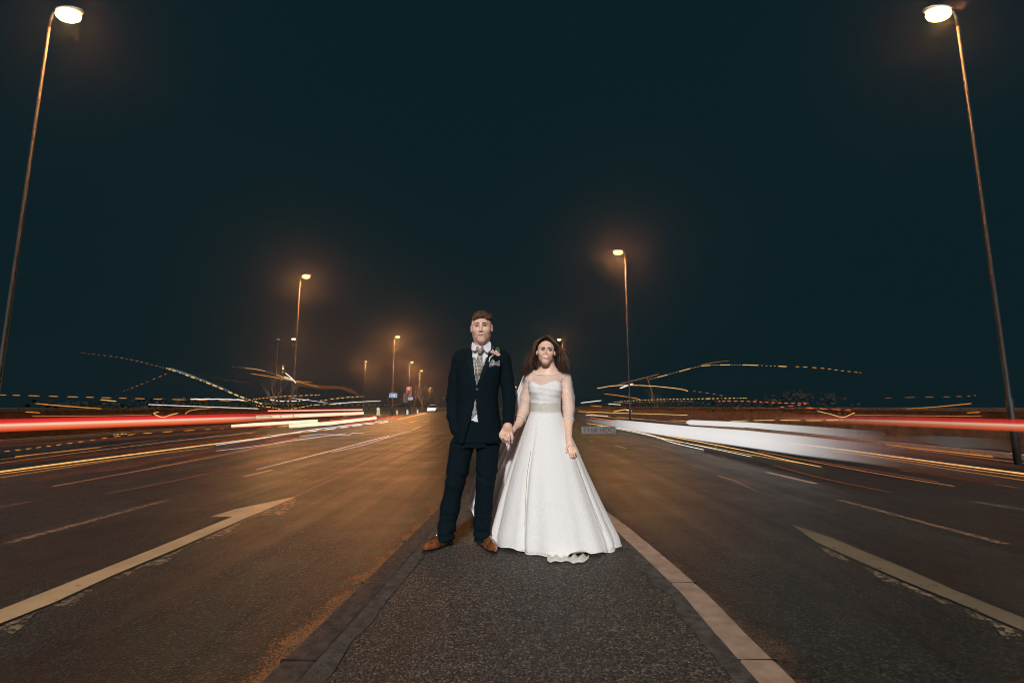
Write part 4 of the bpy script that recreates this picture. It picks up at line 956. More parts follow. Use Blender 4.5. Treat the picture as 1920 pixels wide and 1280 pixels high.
def face_parts(person, body, q, s, lipm, irism, browm, fem, y0):
    bv = bvh_of(body)
    def xz(x, z): p = q(x, 0, z); return (p[0], p[2])
    def patch(pts, up, dn, off, mat, name, par, nw=3):
        c = [xz(x, z) for x, z in pts]
        if c[0][0] > c[-1][0]: c = c[::-1]; up = up[::-1]; dn = dn[::-1]
        return drape_strip(bv, c, [u*s for u in up], [d*s for d in dn], off, 0, nw, y0).build(name, mat, par, True)
    for i in (-1, 1):
        ex = [.0165, .020, .025, .031, .037, .042, .046]; prof_u = [.0003, .0030, .0052, .0058, .0052, .0032, .0003]; prof_d = [.0003, .0020, .0034, .0042, .0038, .0024, .0003]
        if not fem: prof_u = [a*.85 for a in prof_u]
        e = patch([(i*x, -.001+(.0012 if k > 4 else 0)) for k, x in enumerate(ex)], prof_u, prof_d, .0016, M_sclera, 'eye', person)
        r = .0052; n = 8; ix = [i*.031+r*math.cos(math.pi*k/n) for k in range(n+1)]; h = [max(.0002, r*math.sin(math.pi*k/n)) for k in range(n+1)]
        o = patch([(x, -.0006) for x in ix], [min(a, .0048) for a in h], [min(a, .0040) for a in h], .0026, irism, 'iris', e, 4); o.matrix_parent_inverse = Matrix()
        lw = .0040 if fem else .0030
        lid = [(i*x, -.001+a*s*0+a+(.0012 if k > 4 else 0)+lw*.3) for k, (x, a) in enumerate(zip(ex, prof_u))]
        if fem: lid.append((i*.0520, .0045))
        m = len(lid); patch(lid, [lw*(.3+.7*min(1, k/3))*(1 if k < m-1 else .2) for k in range(m)], [lw*.4*(1 if k < m-1 else .2) for k in range(m)], .0028, M_lash if fem else M_brow, 'eyelash', person, 2)
        lo_ = [(i*x, -.001-a-.0010) for x, a in zip(ex[1:], prof_d[1:])]
        patch(lo_, [.0006]*6, [.0009 if not fem else .0013]*6, .0022, M_crease if not fem else M_lash, 'lower_lash', person, 1)
        br = [(i*x, z) for x, z in ((.0110, .0165), (.020, .0200), (.030, .0215), (.040, .0195), (.0500, .0130))]
        w = .0040 if fem else .0034
        patch(br, [w*a for a in (.8, 1, .9, .7, .2)], [w*a for a in (1, 1, .8, .5, .2)], .0026, browm, 'eyebrow', person, 2)
        if fem: patch([(i*x, .0085+a*.6) for x, a in zip(ex[1:], prof_u[1:])], [.0030]*6, [.0030]*6, .0019, M_shadow, 'eyeshadow', person, 2)
        patch([(i*.0040, -.0440), (i*.0080, -.0445), (i*.0115, -.0430)], [.0008, .0020, .0008], [.0008, .0018, .0008], .0020, M_mouth, 'nostril', person, 2)
    cz = .0030 if not fem else .0
    patch([(-.0270, -.0680+cz), (-.013, -.0655), (-.004, -.0645), (0, -.0652), (.004, -.0645), (.013, -.0655), (.0270, -.0680+cz)], [a*(.0036 if fem else .0022) for a in (.2, .8, 1.1, .8, 1.1, .8, .2)], [.0022*a for a in (.2, 1, 1, 1, 1, 1, .2)], .0018, lipm, 'upper_lip', person)
    lz = -.0035 if fem else 0
    patch([(-.021, -.0705+cz*.6+lz*.5), (-.011, -.0745+lz), (0, -.0755+lz), (.011, -.0745+lz), (.021, -.0705+cz*.6+lz*.5)], [.0032*a for a in (.2, .9, 1, .9, .2)], [(.0046 if fem else .0036)*a for a in (.2, .8, 1, .8, .2)], .0022, lipm, 'lower_lip', person)
    patch([(-.0250, -.0692+cz), (-.010, -.0702+lz*.4), (0, -.0702+lz*.5), (.010, -.0702+lz*.4), (.0250, -.0692+cz)], [a*(.0014 if fem else .0018) for a in (.3, 1, 1, 1, .3)], [a*(.0014 if fem else .0014) for a in (.3, 1, 1, 1, .3)], .0026 if fem else .0028, M_mouth, 'mouth', person, 2)
    if fem: patch([(-.014, -.0688), (-.006, -.0692), (0, -.0693), (.006, -.0692), (.014, -.0688)], [.0016]*5, [.0014, .0022, .0024, .0022, .0014], .0034, M_teeth, 'teeth', person, 2)
    return bv

# ------------------------------------------------------------------ GROOM
YG = G(885, 1026, IZ).y
gpos = Vector(G(880, 1030, IZ)); gpos.z = IZ
groom = empty('person', gpos, 'standing man in a dark navy suit with checked tie and tan shoes, holding hands', 'person')
def g(px, py, dy=0.0): return P(px, py, YG+dy)
A3 = lambda v: np.array(v)
GH = 0.0042
F = Field(g(800, 1036, -.35)-Vector((0.05, 0, .02)), Vector((g(985, 570, .25).x+.04, YG+.28, g(900, 570).z+.06)), GH)
hc = g(903, 614.0, -0.02); RG = Matrix.Rotation(math.radians(-1.5), 4, 'Y') @ Matrix.Rotation(math.radians(2), 4, 'X')
SG = 1.03
qg = head_field(F, hc, RG, SG, False)
F.cone(g(903, 630, .0), g(903, 664, .035), .060, .066, .03)
F.cone(g(880, 668, .03), g(926, 668, .03), .055, .055, .04)
zt = lambda y, x=900: g(x, y).z
tor = [(826, 896, .10, .09), (800, 896, .130, .095), (745, 896, .135, .10), (700, 899, .155, .115), (672, 902, .14, .09)]
F.loft([(g(x, y).z, g(x, y).x, YG+.02, rx, ry) for y, x, rx, ry in tor], .03)
for sx, sh, el, wr in ((-1, (866, 676), (852, 748), (858, 800)), (1, (941, 676), (953, 742), (952, 792))):
    F.chain([g(*sh, .02), g(*el, .05 if sx < 0 else .03), g(*wr, -.06 if sx < 0 else -.04)], [.044, .036, .028], .02)
# hand in the pocket (left of picture)
F.cone(g(862, 800, -.03), g(870, 818, -.03), .024, .026, .02)
# hand held out to the bride: back of hand, four bent fingers, thumb
hy = -.065
F.cone(g(952, 793, -.045), g(952, 799, hy), .029, .032, .02)
F.ell(g(951.5, 806, hy), (.042, .020, .042), .02)
for kx, mx, my, tx, ty, r in ((942.5, 940.5, 821, 943, 827, .0095), (948, 947.5, 824, 949, 830.5, .0100), (953.5, 954, 824.5, 954.5, 831, .0102), (959, 960.5, 822.5, 960, 829.5, .0100)):
    F.chain([g(kx, 812, hy-.008), g(mx, my-3, hy-.020), g(mx, my, hy-.018), g(tx, ty, hy+.012)], [r*1.08, r, r*.95, r*.85], .006)
F.chain([g(943, 806, hy), g(938.5, 813, hy-.008), g(936.5, 818, hy-.006)], [.014, .0105, .009], .008)
# legs inside the trousers
F.chain([g(872, 826, .02), g(854, 905, .0), g(836, 1006, .02)], [.070, .050, .026], .03)
F.chain([g(912, 826, .02), g(910, 905, .0), g(903, 1006, .02)], [.070, .050, .026], .03)
F.cone(g(836, 1010, .02), g(822, 1024, -.02), .026, .020, .02); F.cone(g(903, 1010, .02), g(909, 1024, -.02), .026, .020, .02)
body = F.mesh('body', M_skin_m, groom)
face_parts(groom, body, qg, SG, M_lip_m, M_iris, M_brow, False, YG-.6)
# nails of the held hand are too small to show; short hair
Hf = Field(hc-Vector((.12, .14, .06)), hc+Vector((.12, .16, .15)), .0032)
rot3 = RG.to_3x3()
Hf.ell(qg(0, .024, .046), (.0785*SG, .095*SG, .084*SG), .01, rot=rot3)
def fr(x, y, z):
    # remove the face: everything in front of a slanted hairline
    X = x-hc.x; Y = y-hc.y; Z = z-hc.z
    line = .082+.20*X+.004*np.sin((X+.02)*75)-.55*np.maximum(np.abs(X)-.045, 0)
    return np.minimum(np.maximum(Z-line, -(.0)) * 0 + (Z-line), 1)  # negative below the hairline
Hf.func(hc-Vector((.13, .15, .07)), hc+Vector((.13, -.012, .16)), lambda x, y, z: np.maximum(fr(x, y, z), y-(hc.y-.018)), .006)
rr2 = random.Random(5)
for k in range(420):
    x = rr2.uniform(-1, 1)*.064; y = rr2.uniform(-1, .8)*.078+.012
    def sc_(x, y): return .046+.083*math.sqrt(max(0.02, 1-(x/.080)**2-((y-.022)/.098)**2))
    dx = .010+rr2.uniform(-.008, .012); dy_ = -.020-rr2.uniform(0, .010); n1 = (x+dx*.5, y+dy_*.5); n2 = (x+dx, y+dy_)
    lift = rr2.uniform(.001, .006)
    a = qg(x, y, sc_(x, y)-.002); m_ = qg(n1[0], n1[1], sc_(*n1)+lift); e = qg(n2[0], n2[1], max(sc_(*n2)+lift*.4, .080+.20*n2[0]+rr2.uniform(-.004, .004)))
    Hf.cone(a, m_, .0042, .0038, .003); Hf.cone(m_, e, .0038, .0022, .003)
hair = Hf.mesh('hair', M_hair_m, groom)
Hs = Field(hc-Vector((.11, .10, .06)), hc+Vector((.11, .15, .10)), .0035)
Hs.ell(qg(0, .022, .030), (.0785*SG, .094*SG, .086*SG), .01, rot=rot3)
Hs.func(hc-Vector((.12, .12, .07)), hc+Vector((.12, .16, .12)), lambda x, y, z: np.maximum(y-(hc.y-.020+0*z), -1.0)+0*x, .004)
Hs.func(hc-Vector((.12, .12, .07)), hc+Vector((.12, .16, .12)), lambda x, y, z: (z-(hc.z-.018))+0*x+0*y, .004)
Hs.mesh('cropped_hair', M_hair_side, groom)

# shirt
S = Field(g(840, 800, -.3), Vector((g(960, 800).x, YG+.2, g(900, 636).z+.01)), .0042)
S.cone(g(903, 655, .016), g(902, 664, .034), .067, .077, .01)
S.cone(g(903, 650, .030), g(903, 657, .034), .068, .070, .01)
S.cone(g(901, 640, -.06), g(901, 650, -.07), .050, .020, .01, 'sub')
S.loft([(g(898, 790).z, g(896, 790).x, YG-.005, .132, .112), (g(898, 730).z, g(896, 730).x, YG-.005, .140, .118), (g(898, 690).z, g(899, 690).x, YG, .150, .120), (g(898, 668).z, g(902, 668).x, YG+.012, .120, .088), (g(898, 660).z, g(902, 660).x, YG+.02, .075, .065)], .02)
shirt = S.mesh('shirt', M_shirt, groom)
bvs = bvh_of(shirt)
def strip(pts, w1, w2, off, mat, name, parent, bv, y0=None, thick=0.0, nw=3, smooth=False, dy=-.12):
    c = []; 
    for x, y in pts: p = g(x, y, dy); c.append((p.x, p.z))
    return drape_strip(bv, c, w1, w2, off, thick, nw, y0 if y0 else YG-.6, YG-.05).build(name, mat, parent, smooth)
# collar wings
for pl_ in ([(884.3, 645.5, -.030), (886.0, 640.5, -.012), (892.0, 647.0, -.075), (896.5, 650.5, -.094), (890.0, 658.0, -.100), (884.0, 655, -.070)],
            [(920.8, 644.5, -.030), (918.5, 639.5, -.012), (910.0, 646.5, -.072), (902.5, 650.5, -.094), (913.5, 661.5, -.098), (920.5, 655, -.068)]):
    fr_ = [g(*p) for p in pl_]; bk = [p+Vector((0, .007, 0)) for p in fr_]; n = len(fr_)
    mb = MB(); cen = sum(fr_, Vector())/n+Vector((0, -.006, 0))
    mb.add(fr_+bk+[cen], [(i, (i+1) % n, 2*n) for i in range(n)]+[(i, n+i, n+(i+1) % n, (i+1) % n) for i in range(n)]+[tuple(range(2*n-1, n-1, -1))])
    mb.build('collar_wing', M_shirt, groom)
# waistcoat
V = Field(g(840, 805, -.3), Vector((g(960, 800).x, YG+.2, g(900, 650).z)), .0042)
V.loft([(g(898, 792).z, g(896, 790).x, YG-.006, .140, .120), (g(898, 730).z, g(896, 730).x, YG-.006, .147, .126), (g(898, 690).z, g(899, 690).x, YG-.002, .157, .128), (g(898, 671).z, g(901, 671).x, YG+.002, .115, .095)], .02)
vx0 = g(896, 705, -.12)
V.func(g(840, 805, -.3), Vector((g(960, 800).x, YG-.0, g(900, 650).z)), lambda x, y, z: np.abs(x-vx0.x-(z-vx0.z)*0.12)-(z-vx0.z)*0.27+0*y, .004)
bot0 = g(893, 786, -.12)
V.func(g(840, 812, -.3), Vector((g(960, 800).x, YG-.0, g(900, 760).z)), lambda x, y, z: np.abs(x-bot0.x)-(g(890, 776, -.12).z-z)*0.9+0*y, .004)
waist = V.mesh('waistcoat', M_tweed, groom)
mbb = MB(); pb = g(894.3, 708, -.137); mbb.tube([pb, pb+Vector((0, -.006, 0))], .0065, 10); mbb.build('waistcoat_button', M_button, groom)
bvw = bvh_of(waist)
# tie with knot
T = Field(g(880, 722, -.30), Vector((g(925, 700).x, YG-.02, g(900, 646).z)), .003)
T.cone(g(895.5, 652.2, -.088), g(898.5, 659.5, -.104), .012, .013, .012)
T.cone(g(904.5, 652.2, -.088), g(900.5, 659.5, -.104), .012, .013, .012)
T.mesh('tie_knot', M_tie, groom)
strip([(899.8, 659), (899, 668), (898, 680), (897, 692), (896, 704)], [.015, .020, .026, .027, .020], [.015, .020, .026, .027, .020], .016, M_tie, 'tie', groom, bvs, thick=0, nw=4, smooth=True)
# jacket
J = Field(Vector((g(815, 800).x, YG-.26, g(900, 838).z)), Vector((g(985, 800).x, YG+.24, g(900, 640).z)), .0045)
J.loft([(g(896, 829).z, g(896, 829).x, YG-.0, .190, .150), (g(896, 800).z, g(896, 800).x, YG, .182, .148), (g(896, 745).z, g(895.5, 745).x, YG-.004, .158, .138), (g(896, 715).z, g(897, 715).x, YG-.004, .168, .146), (g(896, 690).z, g(900, 690).x, YG-.0, .178, .142), (g(896, 672).z, g(902, 672).x, YG+.010, .165, .122), (g(896, 660).z, g(902.5, 660).x, YG+.025, .11, .088)], .03, pw=2.3)
J.chain([g(902, 662, .04), g(868, 670, .025), g(863, 676, .02)], [.055, .058, .064], .04)
J.chain([g(902, 662, .04), g(938, 670, .025), g(943, 676, .02)], [.055, .058, .064], .04)
J.chain([g(863, 676, .02), g(855, 710, .035), g(849.5, 748, .045), g(850, 780, -.01), g(855, 806, -.05)], [.064, .060, .053, .049, .044], .018)
J.chain([g(943, 676, .02), g(950, 710, .03), g(955, 745, .02), g(953.5, 775, -.02), g(952, 797, -.045)], [.064, .057, .052, .047, .040], .010)
# neck hole and open front
J.cone(g(903, 640, .0), g(901.5, 668, .0), .072, .074, .01, 'sub')
v1 = g(893.6, 721, -.14); 
def vee(x, y, z):
    dz = z-v1.z; return np.maximum(np.maximum(-(x-(v1.x-.006-dz*0.150)), (x-(v1.x+.004+dz*0.340))), y-(YG-.02))
J.func(Vector((v1.x-.2, YG-.3, v1.z)), Vector((v1.x+.2, YG+.03, g(900, 640).z)), vee, .004)
v2 = g(891.5, 745, -.14)
def vee2(x, y, z):
    dz = v2.z-z; return np.maximum(np.maximum(-(x-(v2.x-dz*0.22)), (x-(v2.x+dz*0.10))), y-(YG-.095))
J.func(Vector((v2.x-.2, YG-.3, g(900, 785).z)), Vector((v2.x+.2, YG+.0, v2.z)), vee2, .004)
def vee3(x, y, z):
    z0 = g(900, 785).z; dz = np.maximum(z0-z, 0); ww = (v2.z-z0)
    return np.maximum(np.maximum(-(x-(v2.x-ww*.22-dz*0.3)), (x-(v2.x+ww*.10+dz*0.35))), y-(YG-.115))
J.func(Vector((v2.x-.2, YG-.3, g(900, 838).z)), Vector((v2.x+.2, YG+.0, g(900, 785).z)), vee3, .004)
# sleeve and body creases
xs, X_, Y_, Z_ = J.sub(J.lo, J.lo+J.n*J.h, 0)
J.f[xs] += (.0016*np.sin(Z_*42+X_*30+2.2*np.sin(Y_*20+Z_*13))*np.sin(X_*38+Z_*11+Y_*25)+.0007*np.sin(Z_*90+X_*80+2*np.sin(X_*31))).astype(np.float32)
jacket = J.mesh('jacket', M_suit, groom)
bvj = bvh_of(jacket)
strip([(880.0, 654), (877, 664), (877, 676), (881, 690), (887, 706), (893, 722)], [.004, .020, .036, .046, .028, .002], [.010, .008, .004, .003, .003, .002], .006, M_lapel, 'lapel', groom, bvj, nw=4)
strip([(924, 651), (925, 664), (922, 676), (916, 690), (906, 706), (895, 722)], [.010, .008, .004, .003, .003, .002], [.004, .020, .036, .046, .028, .002], .006, M_lapel, 'lapel', groom, bvj, nw=4)
mbb = MB(); pb = g(894.5, 729.5, -.150); mbb.tube([pb, pb+Vector((0, -.006, 0))], .010, 12); mbb.build('jacket_button', M_button, groom)
# pocket square
sq = MB(); 
def sqp(x, y, off=.010):
    p = g(x, y, -.13); h = bvj.ray_cast(Vector((p.x, YG-.6, p.z)), Vector((0, 1, 0))); yy = h[0].y if h[0] else YG-.12; return Vector((p.x, yy-off, p.z))
pts = [sqp(917.2, 688, .007), sqp(918, 680, .012), sqp(923.5, 672, .014), sqp(928.5, 677.5, .012), sqp(932.5, 678, .010), sqp(936.5, 674, .011), sqp(937, 684.5, .007)]
cen = sum(pts, Vector())/len(pts)+Vector((0, -.006, 0)); vv = pts+[cen]+[p+Vector((0, .012, 0)) for p in pts]
n = len(pts); ff = [(i, (i+1) % n, n) for i in range(n)]+[(i, n+1+i, n+1+(i+1) % n, (i+1) % n) for i in range(n)]+[tuple(n+1+i for i in range(n))]
sq.add(vv, ff); sq.build('pocket_square', M_square, groom)
# boutonniere
bt = empty('flower', sqp(928, 664, .03), 'pale pink rose buttonhole pinned to the dark lapel', 'flower')
rr3 = random.Random(8); mb = MB(); mg = MB()
for (cx_, cy_, R0) in ((929, 659.5, .021), (922.5, 657, .016), (934, 663, .015)):
    c = sqp(cx_, cy_, .022)
    for k in range(14):
        a = k*2.4; r = R0*(.25+.75*k/14); d = Vector((math.cos(a), 0, math.sin(a))); e = Vector((-d.z, 0, d.x)); o = c+Vector((0, -.014*(1-k/14), 0))
        mb.add([o+d*r*.35-e*r*.4, o+d*r*.35+e*r*.4, o+d*r+e*r*.45+Vector((0, -.006, 0)), o+d*r*1.12+Vector((0, -.003, 0)), o+d*r-e*r*.45+Vector((0, -.006, 0))], [(0, 1, 2, 3, 4)])
mb.build('petals', M_petal, bt)
for k in range(16):
    c = sqp(rr3.uniform(919, 936), rr3.uniform(652, 667), .012); a = rr3.uniform(0, 6.3); d = Vector((math.cos(a), -.2, abs(math.sin(a))+.2))*.024; e = Vector((-d.z, 0, d.x)).normalized()*.005
    mg.add([c, c+d*.5+e, c+d, c+d*.5-e], [(0, 1, 2, 3)])
mg.build('leaf', M_leaf, bt)
mb = MB(); mb.tube([sqp(925, 664, .018), sqp(918.5, 670, .016), sqp(917, 678, .012)], [.006, .005, .004], 7); mb.build('stem', M_lining, bt, True)
# trousers
Tn = Field(Vector((g(805, 1000).x, YG-.24, IZ)), Vector((g(960, 800).x, YG+.24, g(900, 800).z)), .0045)
Tn.loft([(g(893, 838).z, g(891, 838).x, YG+.01, .165, .118), (g(893, 805).z, g(893, 805).x, YG, .158, .120)], .03)
Tn.chain([g(866.5, 835, .01), g(858, 880, .0), g(853, 905, -.01), g(844.5, 950, .01), g(838, 985, .015), g(836, 1006, .008), g(834, 1016, .0)], [.094, .080, .071, .071, .064, .060, .058], .025)
Tn.chain([g(915.5, 835, .01), g(912.5, 880, .0), g(909.5, 905, -.01), g(907, 950, .01), g(904, 985, .015), g(903.5, 1003, .008), g(903.5, 1014, .0)], [.092, .080, .072, .070, .064, .056, .056], .014)
xs, X_, Y_, Z_ = Tn.sub(Tn.lo, Tn.lo+Tn.n*Tn.h, 0)
low_ = np.clip((IZ+.30-Z_)/.2, 0, 1); kn = np.exp(-((Z_-.62)/.07)**2)
Tn.f[xs] += (low_*.0055*np.sin(Z_*88+X_*34+2.5*np.sin(X_*21+Y_*17)+1.4*np.sin(Z_*37))+kn*.004*np.sin(Z_*90+X_*45)+.0018*np.sin(X_*55+Z_*8)).astype(np.float32)
Tn.f[:, :, :int((IZ+.050-Tn.lo[2])/Tn.h)] = .1
Tn.mesh('trousers', M_suit, groom)
# shoes
def shoe(heel, toe, lab):
    h = Vector((heel.x, heel.y, IZ)); t = Vector((toe.x, toe.y, IZ)); d = (t-h).normalized(); L = 0.315; t = h+d*L; s = Vector((-d.y, d.x, 0)); up = Vector((0, 0, 1))
    def q(u, w, z): return h+d*(u*L)+s*w+up*z
    Fs = Field(Vector((min(h.x, t.x)-.08, min(h.y, t.y)-.08, IZ)), Vector((max(h.x, t.x)+.08, max(h.y, t.y)+.08, IZ+.15)), .003)
    Fs.chain([q(.10, 0, .058), q(.16, 0, .082)], [.034, .040], .02); Fs.chain([q(.10, 0, .036), q(.35, -.002, .034), q(.62, .002, .030), q(.80, .001, .027), q(.965, .0, .021)], [.033, .032, .040, .031, .0125], .03)
    Fs.chain([q(.22, 0, .090), q(.42, 0, .062), q(.58, 0, .045)], [.036, .030, .026], .03)
    Fs.f[:, :, :int(.012/.003)+1] = .1
    o = Fs.mesh('shoe', M_leather, groom)
    Fo = Field(Vector((min(h.x, t.x)-.08, min(h.y, t.y)-.08, IZ-.003)), Vector((max(h.x, t.x)+.08, max(h.y, t.y)+.08, IZ+.03)), .003)
    Fo.chain([q(.10, 0, .012), q(.35, -.002, .012), q(.62, .002, .012), q(.80, .001, .012), q(.975, 0, .012)], [.036, .033, .043, .034, .014], .01)
    k = int(.018/.003); Fo.f[:, :, k:] = .1; Fo.f[:, :, :1] = .1
    so_ = Fo.mesh('sole', M_sole, None); so_.parent = o
    bv = bvh_of(o)
    lc = MB()
    for k in range(5):
        u = .30+.055*k; pts = []
        for w in (-.017, -.008, 0, .008, .017):
            p = q(u+(.012 if k % 2 else -.004)*w/.017, w, .2); r = bv.ray_cast(p, Vector((0, 0, -1))); pts.append((r[0] if r[0] else q(u, w, .08))+up*.001)
        lc.tube(pts, .0022, 6)
    l_ = lc.build('lace', M_sole, None); l_.parent = o
    st = MB()
    for u0, u1 in ((.60, .60),):
        pts = []
        for w in np.linspace(-.036, .036, 11):
            p = q(u0-.06*(w/.036)**2, w, .2); r = bv.ray_cast(p, Vector((0, 0, -1)))
            if r[0]: pts.append(r[0])
        if len(pts) > 2: st.tube(pts, .0016, 5)
    s2 = st.build('toecap_seam', M_sole, None); s2.parent = o
shoe(G(848, 1012, IZ+.02), G(795, 1034, IZ+.0), 0)
shoe(G(899, 1012, IZ+.02), G(926, 1035, IZ), 0)

# ------------------------------------------------------------------ BRIDE
YB = 3.93
bride = empty('person', Vector((P(1035, 1000, YB).x, YB, IZ)), 'woman in a white bridal gown with lace sleeves and long dark hair', 'person')
def b(px, py, dy=0.0): return P(px, py, YB+dy)
SB = 0.925
F = Field(Vector((b(925, 800).x, YB-.34, IZ)), Vector((b(1095, 800).x, YB+.22, b(1020, 620).z)), .0042)
hb = b(1023.5, 658.5, -.03); RB = Matrix.Rotation(math.radians(3.5), 4, 'Y') @ Matrix.Rotation(math.radians(-6), 4, 'X') @ Matrix.Rotation(math.radians(-4), 4, 'Z')
qb = head_field(F, hb, RB, SB, True)
F.chain([b(1026, 676, .015), b(1028, 690, .03), b(1028, 702, .03)], [.053, .050, .060], .03)
F.chain([b(1004, 704, .03), b(1028, 699, .03), b(1054, 706, .03)], [.042, .040, .042], .05)
F.loft([(b(1024, 815).z, b(1023, 815).x, YB+.02, .150, .125), (b(1024, 790).z, b(1023, 790).x, YB+.02, .140, .115), (b(1024, 763).z, b(1023.5, 763).x, YB+.01, .108, .088), (b(1024, 740).z, b(1023, 740).x, YB+.0, .120, .100), (b(1024, 722).z, b(1022, 722).x, YB-.0, .128, .102), (b(1024, 706).z, b(1027, 706).x, YB+.02, .125, .075)], .04)
for i in (1008, 1038): F.ell(b(i, 731, -.045), (.045, .048, .042), .05)
F.chain([b(1060, 710, .03), b(1065.5, 765, .0), b(1065.5, 790, -.055), b(1066.5, 822, -.150)], [.046, .042, .036, .024], .02)   # arm at her left (picture right)
F.cone(b(1066.5, 822, -.150), b(1067, 828, -.165), .024, .024, .01); F.ell(b(1069, 834, -.175), (.028, .020, .034), .015)
F.chain([b(1064.5, 833, -.185), b(1062.3, 840, -.200), b(1062.3, 846.5, -.205)], [.0105, .0088, .0075], .006)
for (x0, y0_, x1, y1_, x2, y2_, dd) in ((1066.3, 838, 1068.0, 849, 1070, 857, 0), (1069.8, 839, 1072.6, 850, 1074, 857, -.004), (1073.0, 839, 1076.6, 849, 1077.5, 855.5, .0), (1075.8, 838, 1080, 846, 1081, 851.5, .008)):
    F.chain([b(x0, y0_, -.183+dd), b(x1, y1_, -.200+dd), b(x2, y2_, -.196+dd)], [.0088, .0078, .0066], .003)
# arm towards the groom
F.chain([b(995, 710, .03), b(986, 745, .06), b(982, 770, .06)], [.044, .040, .038], .02)
ghand = g(951, 812, -.03)
F.chain([b(982, 770, .06), b(971, 793, -.04), ghand+Vector((.040, .02, .030))], [.038, .033, .024], .02)
F.cone(ghand+Vector((.040, .02, .030)), ghand+Vector((.0, .012, -.005)), .024, .028, .015)
for k, (mx, my, tx, ty) in enumerate(((943, 819.5, 946.5, 813), (946.5, 822.5, 949.8, 816), (950, 824.5, 952.5, 818.5))):     # fingers woven round his hand
    F.chain([g(948+k*2, 824, -.045), g(mx, my, -.094), g(tx, ty, -.100)], [.0085, .0082, .0070], .004)
F.chain([g(952, 818, -.04), g(949.5, 829, -.05), g(950, 834.5, -.055)], [.009, .0085, .007], .004)
F.chain([b(1008, 810, .03), b(1006, 900, .02), b(1008, 1010, .03)], [.085, .055, .035], .03); F.chain([b(1040, 810, .03), b(1044, 900, .02), b(1046, 1010, .03)], [.085, .055, .035], .03)
bodyb = F.mesh('body', M_skin_f, bride)
face_parts(bride, bodyb, qb, SB, M_lip_f, M_iris_d, M_lash, True, YB-.7)
bvb = bvh_of(bodyb)
for tx, ty in ((946.5, 813), (949.8, 816)):
    mb = MB(); mb.sphere(g(tx, ty, -.1075), (.0042, .002, .0045), 8, 5); mb.build('fingernail', M_trim, bride, True)
rg = g(948.3, 819.4, -.098); mb = MB(); mb.tube([rg+Vector((.0095*math.cos(a), .0095*math.sin(a), .003*math.cos(a))) for a in np.linspace(0, 6.283, 13)], .0016, 5, cap=False)
mb.build('ring', M_gold, bride, True)
# bodice
B = Field(Vector((b(975, 740).x, YB-.22, b(1020, 790).z)), Vector((b(1070, 740).x, YB+.2, b(1020, 700).z)), .0042)
B.loft([(b(1024, 780).z, b(1023.5, 780).x, YB+.015, .124, .104), (b(1024, 763).z, b(1023.5, 763).x, YB+.01, .116, .097), (b(1024, 742).z, b(1023, 742).x, YB-.0, .128, .110), (b(1024, 722).z, b(1021.5, 722).x, YB-.004, .137, .113), (b(1024, 706).z, b(1022, 706).x, YB+.01, .137, .10)], .02)
for i in (1007.5, 1037.5): B.ell(b(i, 727, -.058), (.066, .060, .062), .04)
ztop = b(1022, 713.5, -.12).z; xm = b(1015, 722, -.12).x
def heart(x, y, z):
    X = x-xm; line = ztop+.003-.044*np.maximum(0, 1-np.abs(X)/np.where(X > 0, .105, .085))**1.15-.5*np.maximum(np.abs(X-.012)-.112, 0)
    back = np.clip((y-(YB-.02))/.1, 0, 1)*.03
    return -(z-(line-back))*1.0+0*x
B.func(B.lo, B.lo+B.n*B.h, lambda x, y, z: heart(x, y, z), .004)
xs, X_, Y_, Z_ = B.sub(B.lo, B.lo+B.n*B.h, 0)
B.f[xs] += (.0012*np.sin(X_*90+Z_*35)+.0010*np.sin(Z_*150+X_*20)).astype(np.float32)
bod = B.mesh('bodice', M_dress, bride)
# sash with stitched edges and shiny folds
sash = MB(); nsa = 96; rows = []
for r in range(9):
    y_ = 754.5+18.5*r/8; z_ = b(1023, y_, -.1).z; ring_ = []
    for k in range(nsa):
        a = 2*math.pi*k/nsa; ca, sa = math.cos(a), math.sin(a)
        rx, ry = .1225+.003*abs(r-4)/4, .1045; bump = .0016*math.sin(r*2.2+3*math.sin(a*3))*math.sin(a*5)
        ring_.append((b(1023.5, 763).x+(rx+bump)*ca, YB+.01+(ry+bump)*sa, z_+.002*math.sin(a*2)))
    rows.append(ring_)
vv = [p for r in rows for p in r]; ff = [(r*nsa+k, (r+1)*nsa+k, (r+1)*nsa+(k+1) % nsa, r*nsa+(k+1) % nsa) for r in range(8) for k in range(nsa)]
sash.add(vv, ff); so_ = sash.build('satin_sash', M_satin, bride, True)
for r in (0, 8):
    mb = MB(); mb.tube(rows[r]+[rows[r][0]], .0028, 6, cap=False); mb.build('sash_piping', M_trim, bride, True)
# sheer lace yoke and sleeves
Lf = Field(Vector((b(958, 740).x, YB-.24, b(1020, 802).z)), Vector((b(1095, 740).x, YB+.2, b(1020, 690).z)), .0042)
Lf.chain([b(1004, 704, .03), b(1028, 701, .03), b(1054, 706, .03)], [.050, .047, .050], .05)
Lf.loft([(b(1024, 740).z, b(1023, 740).x, YB+.0, .126, .106), (b(1024, 722).z, b(1022, 722).x, YB-.0, .136, .110), (b(1024, 704).z, b(1027, 704).x, YB+.02, .133, .083)], .04)
Lf.chain([b(1060, 710, .03), b(1065.5, 745, .020), b(1066, 765, .0), b(1066, 786, -.046)], [.053, .051, .050, .043], .02)
Lf.chain([b(995, 710, .03), b(986, 745, .06), b(982, 768, .055), b(976.5, 783, .0)], [.052, .052, .058, .044], .02)
zn = b(1025, 699.5, -.06).z
Lf.func(Lf.lo, Lf.lo+Lf.n*Lf.h, lambda x, y, z: -(z-(zn+.35*np.maximum(np.abs(x-b(1027, 700).x)-.05, 0)**1.0*0.25+np.clip((y-YB+.02)/.1, 0, 1)*.02))+0*x if False else (zn+.0-z)+0*x+0*y - 0, .004) if False else None
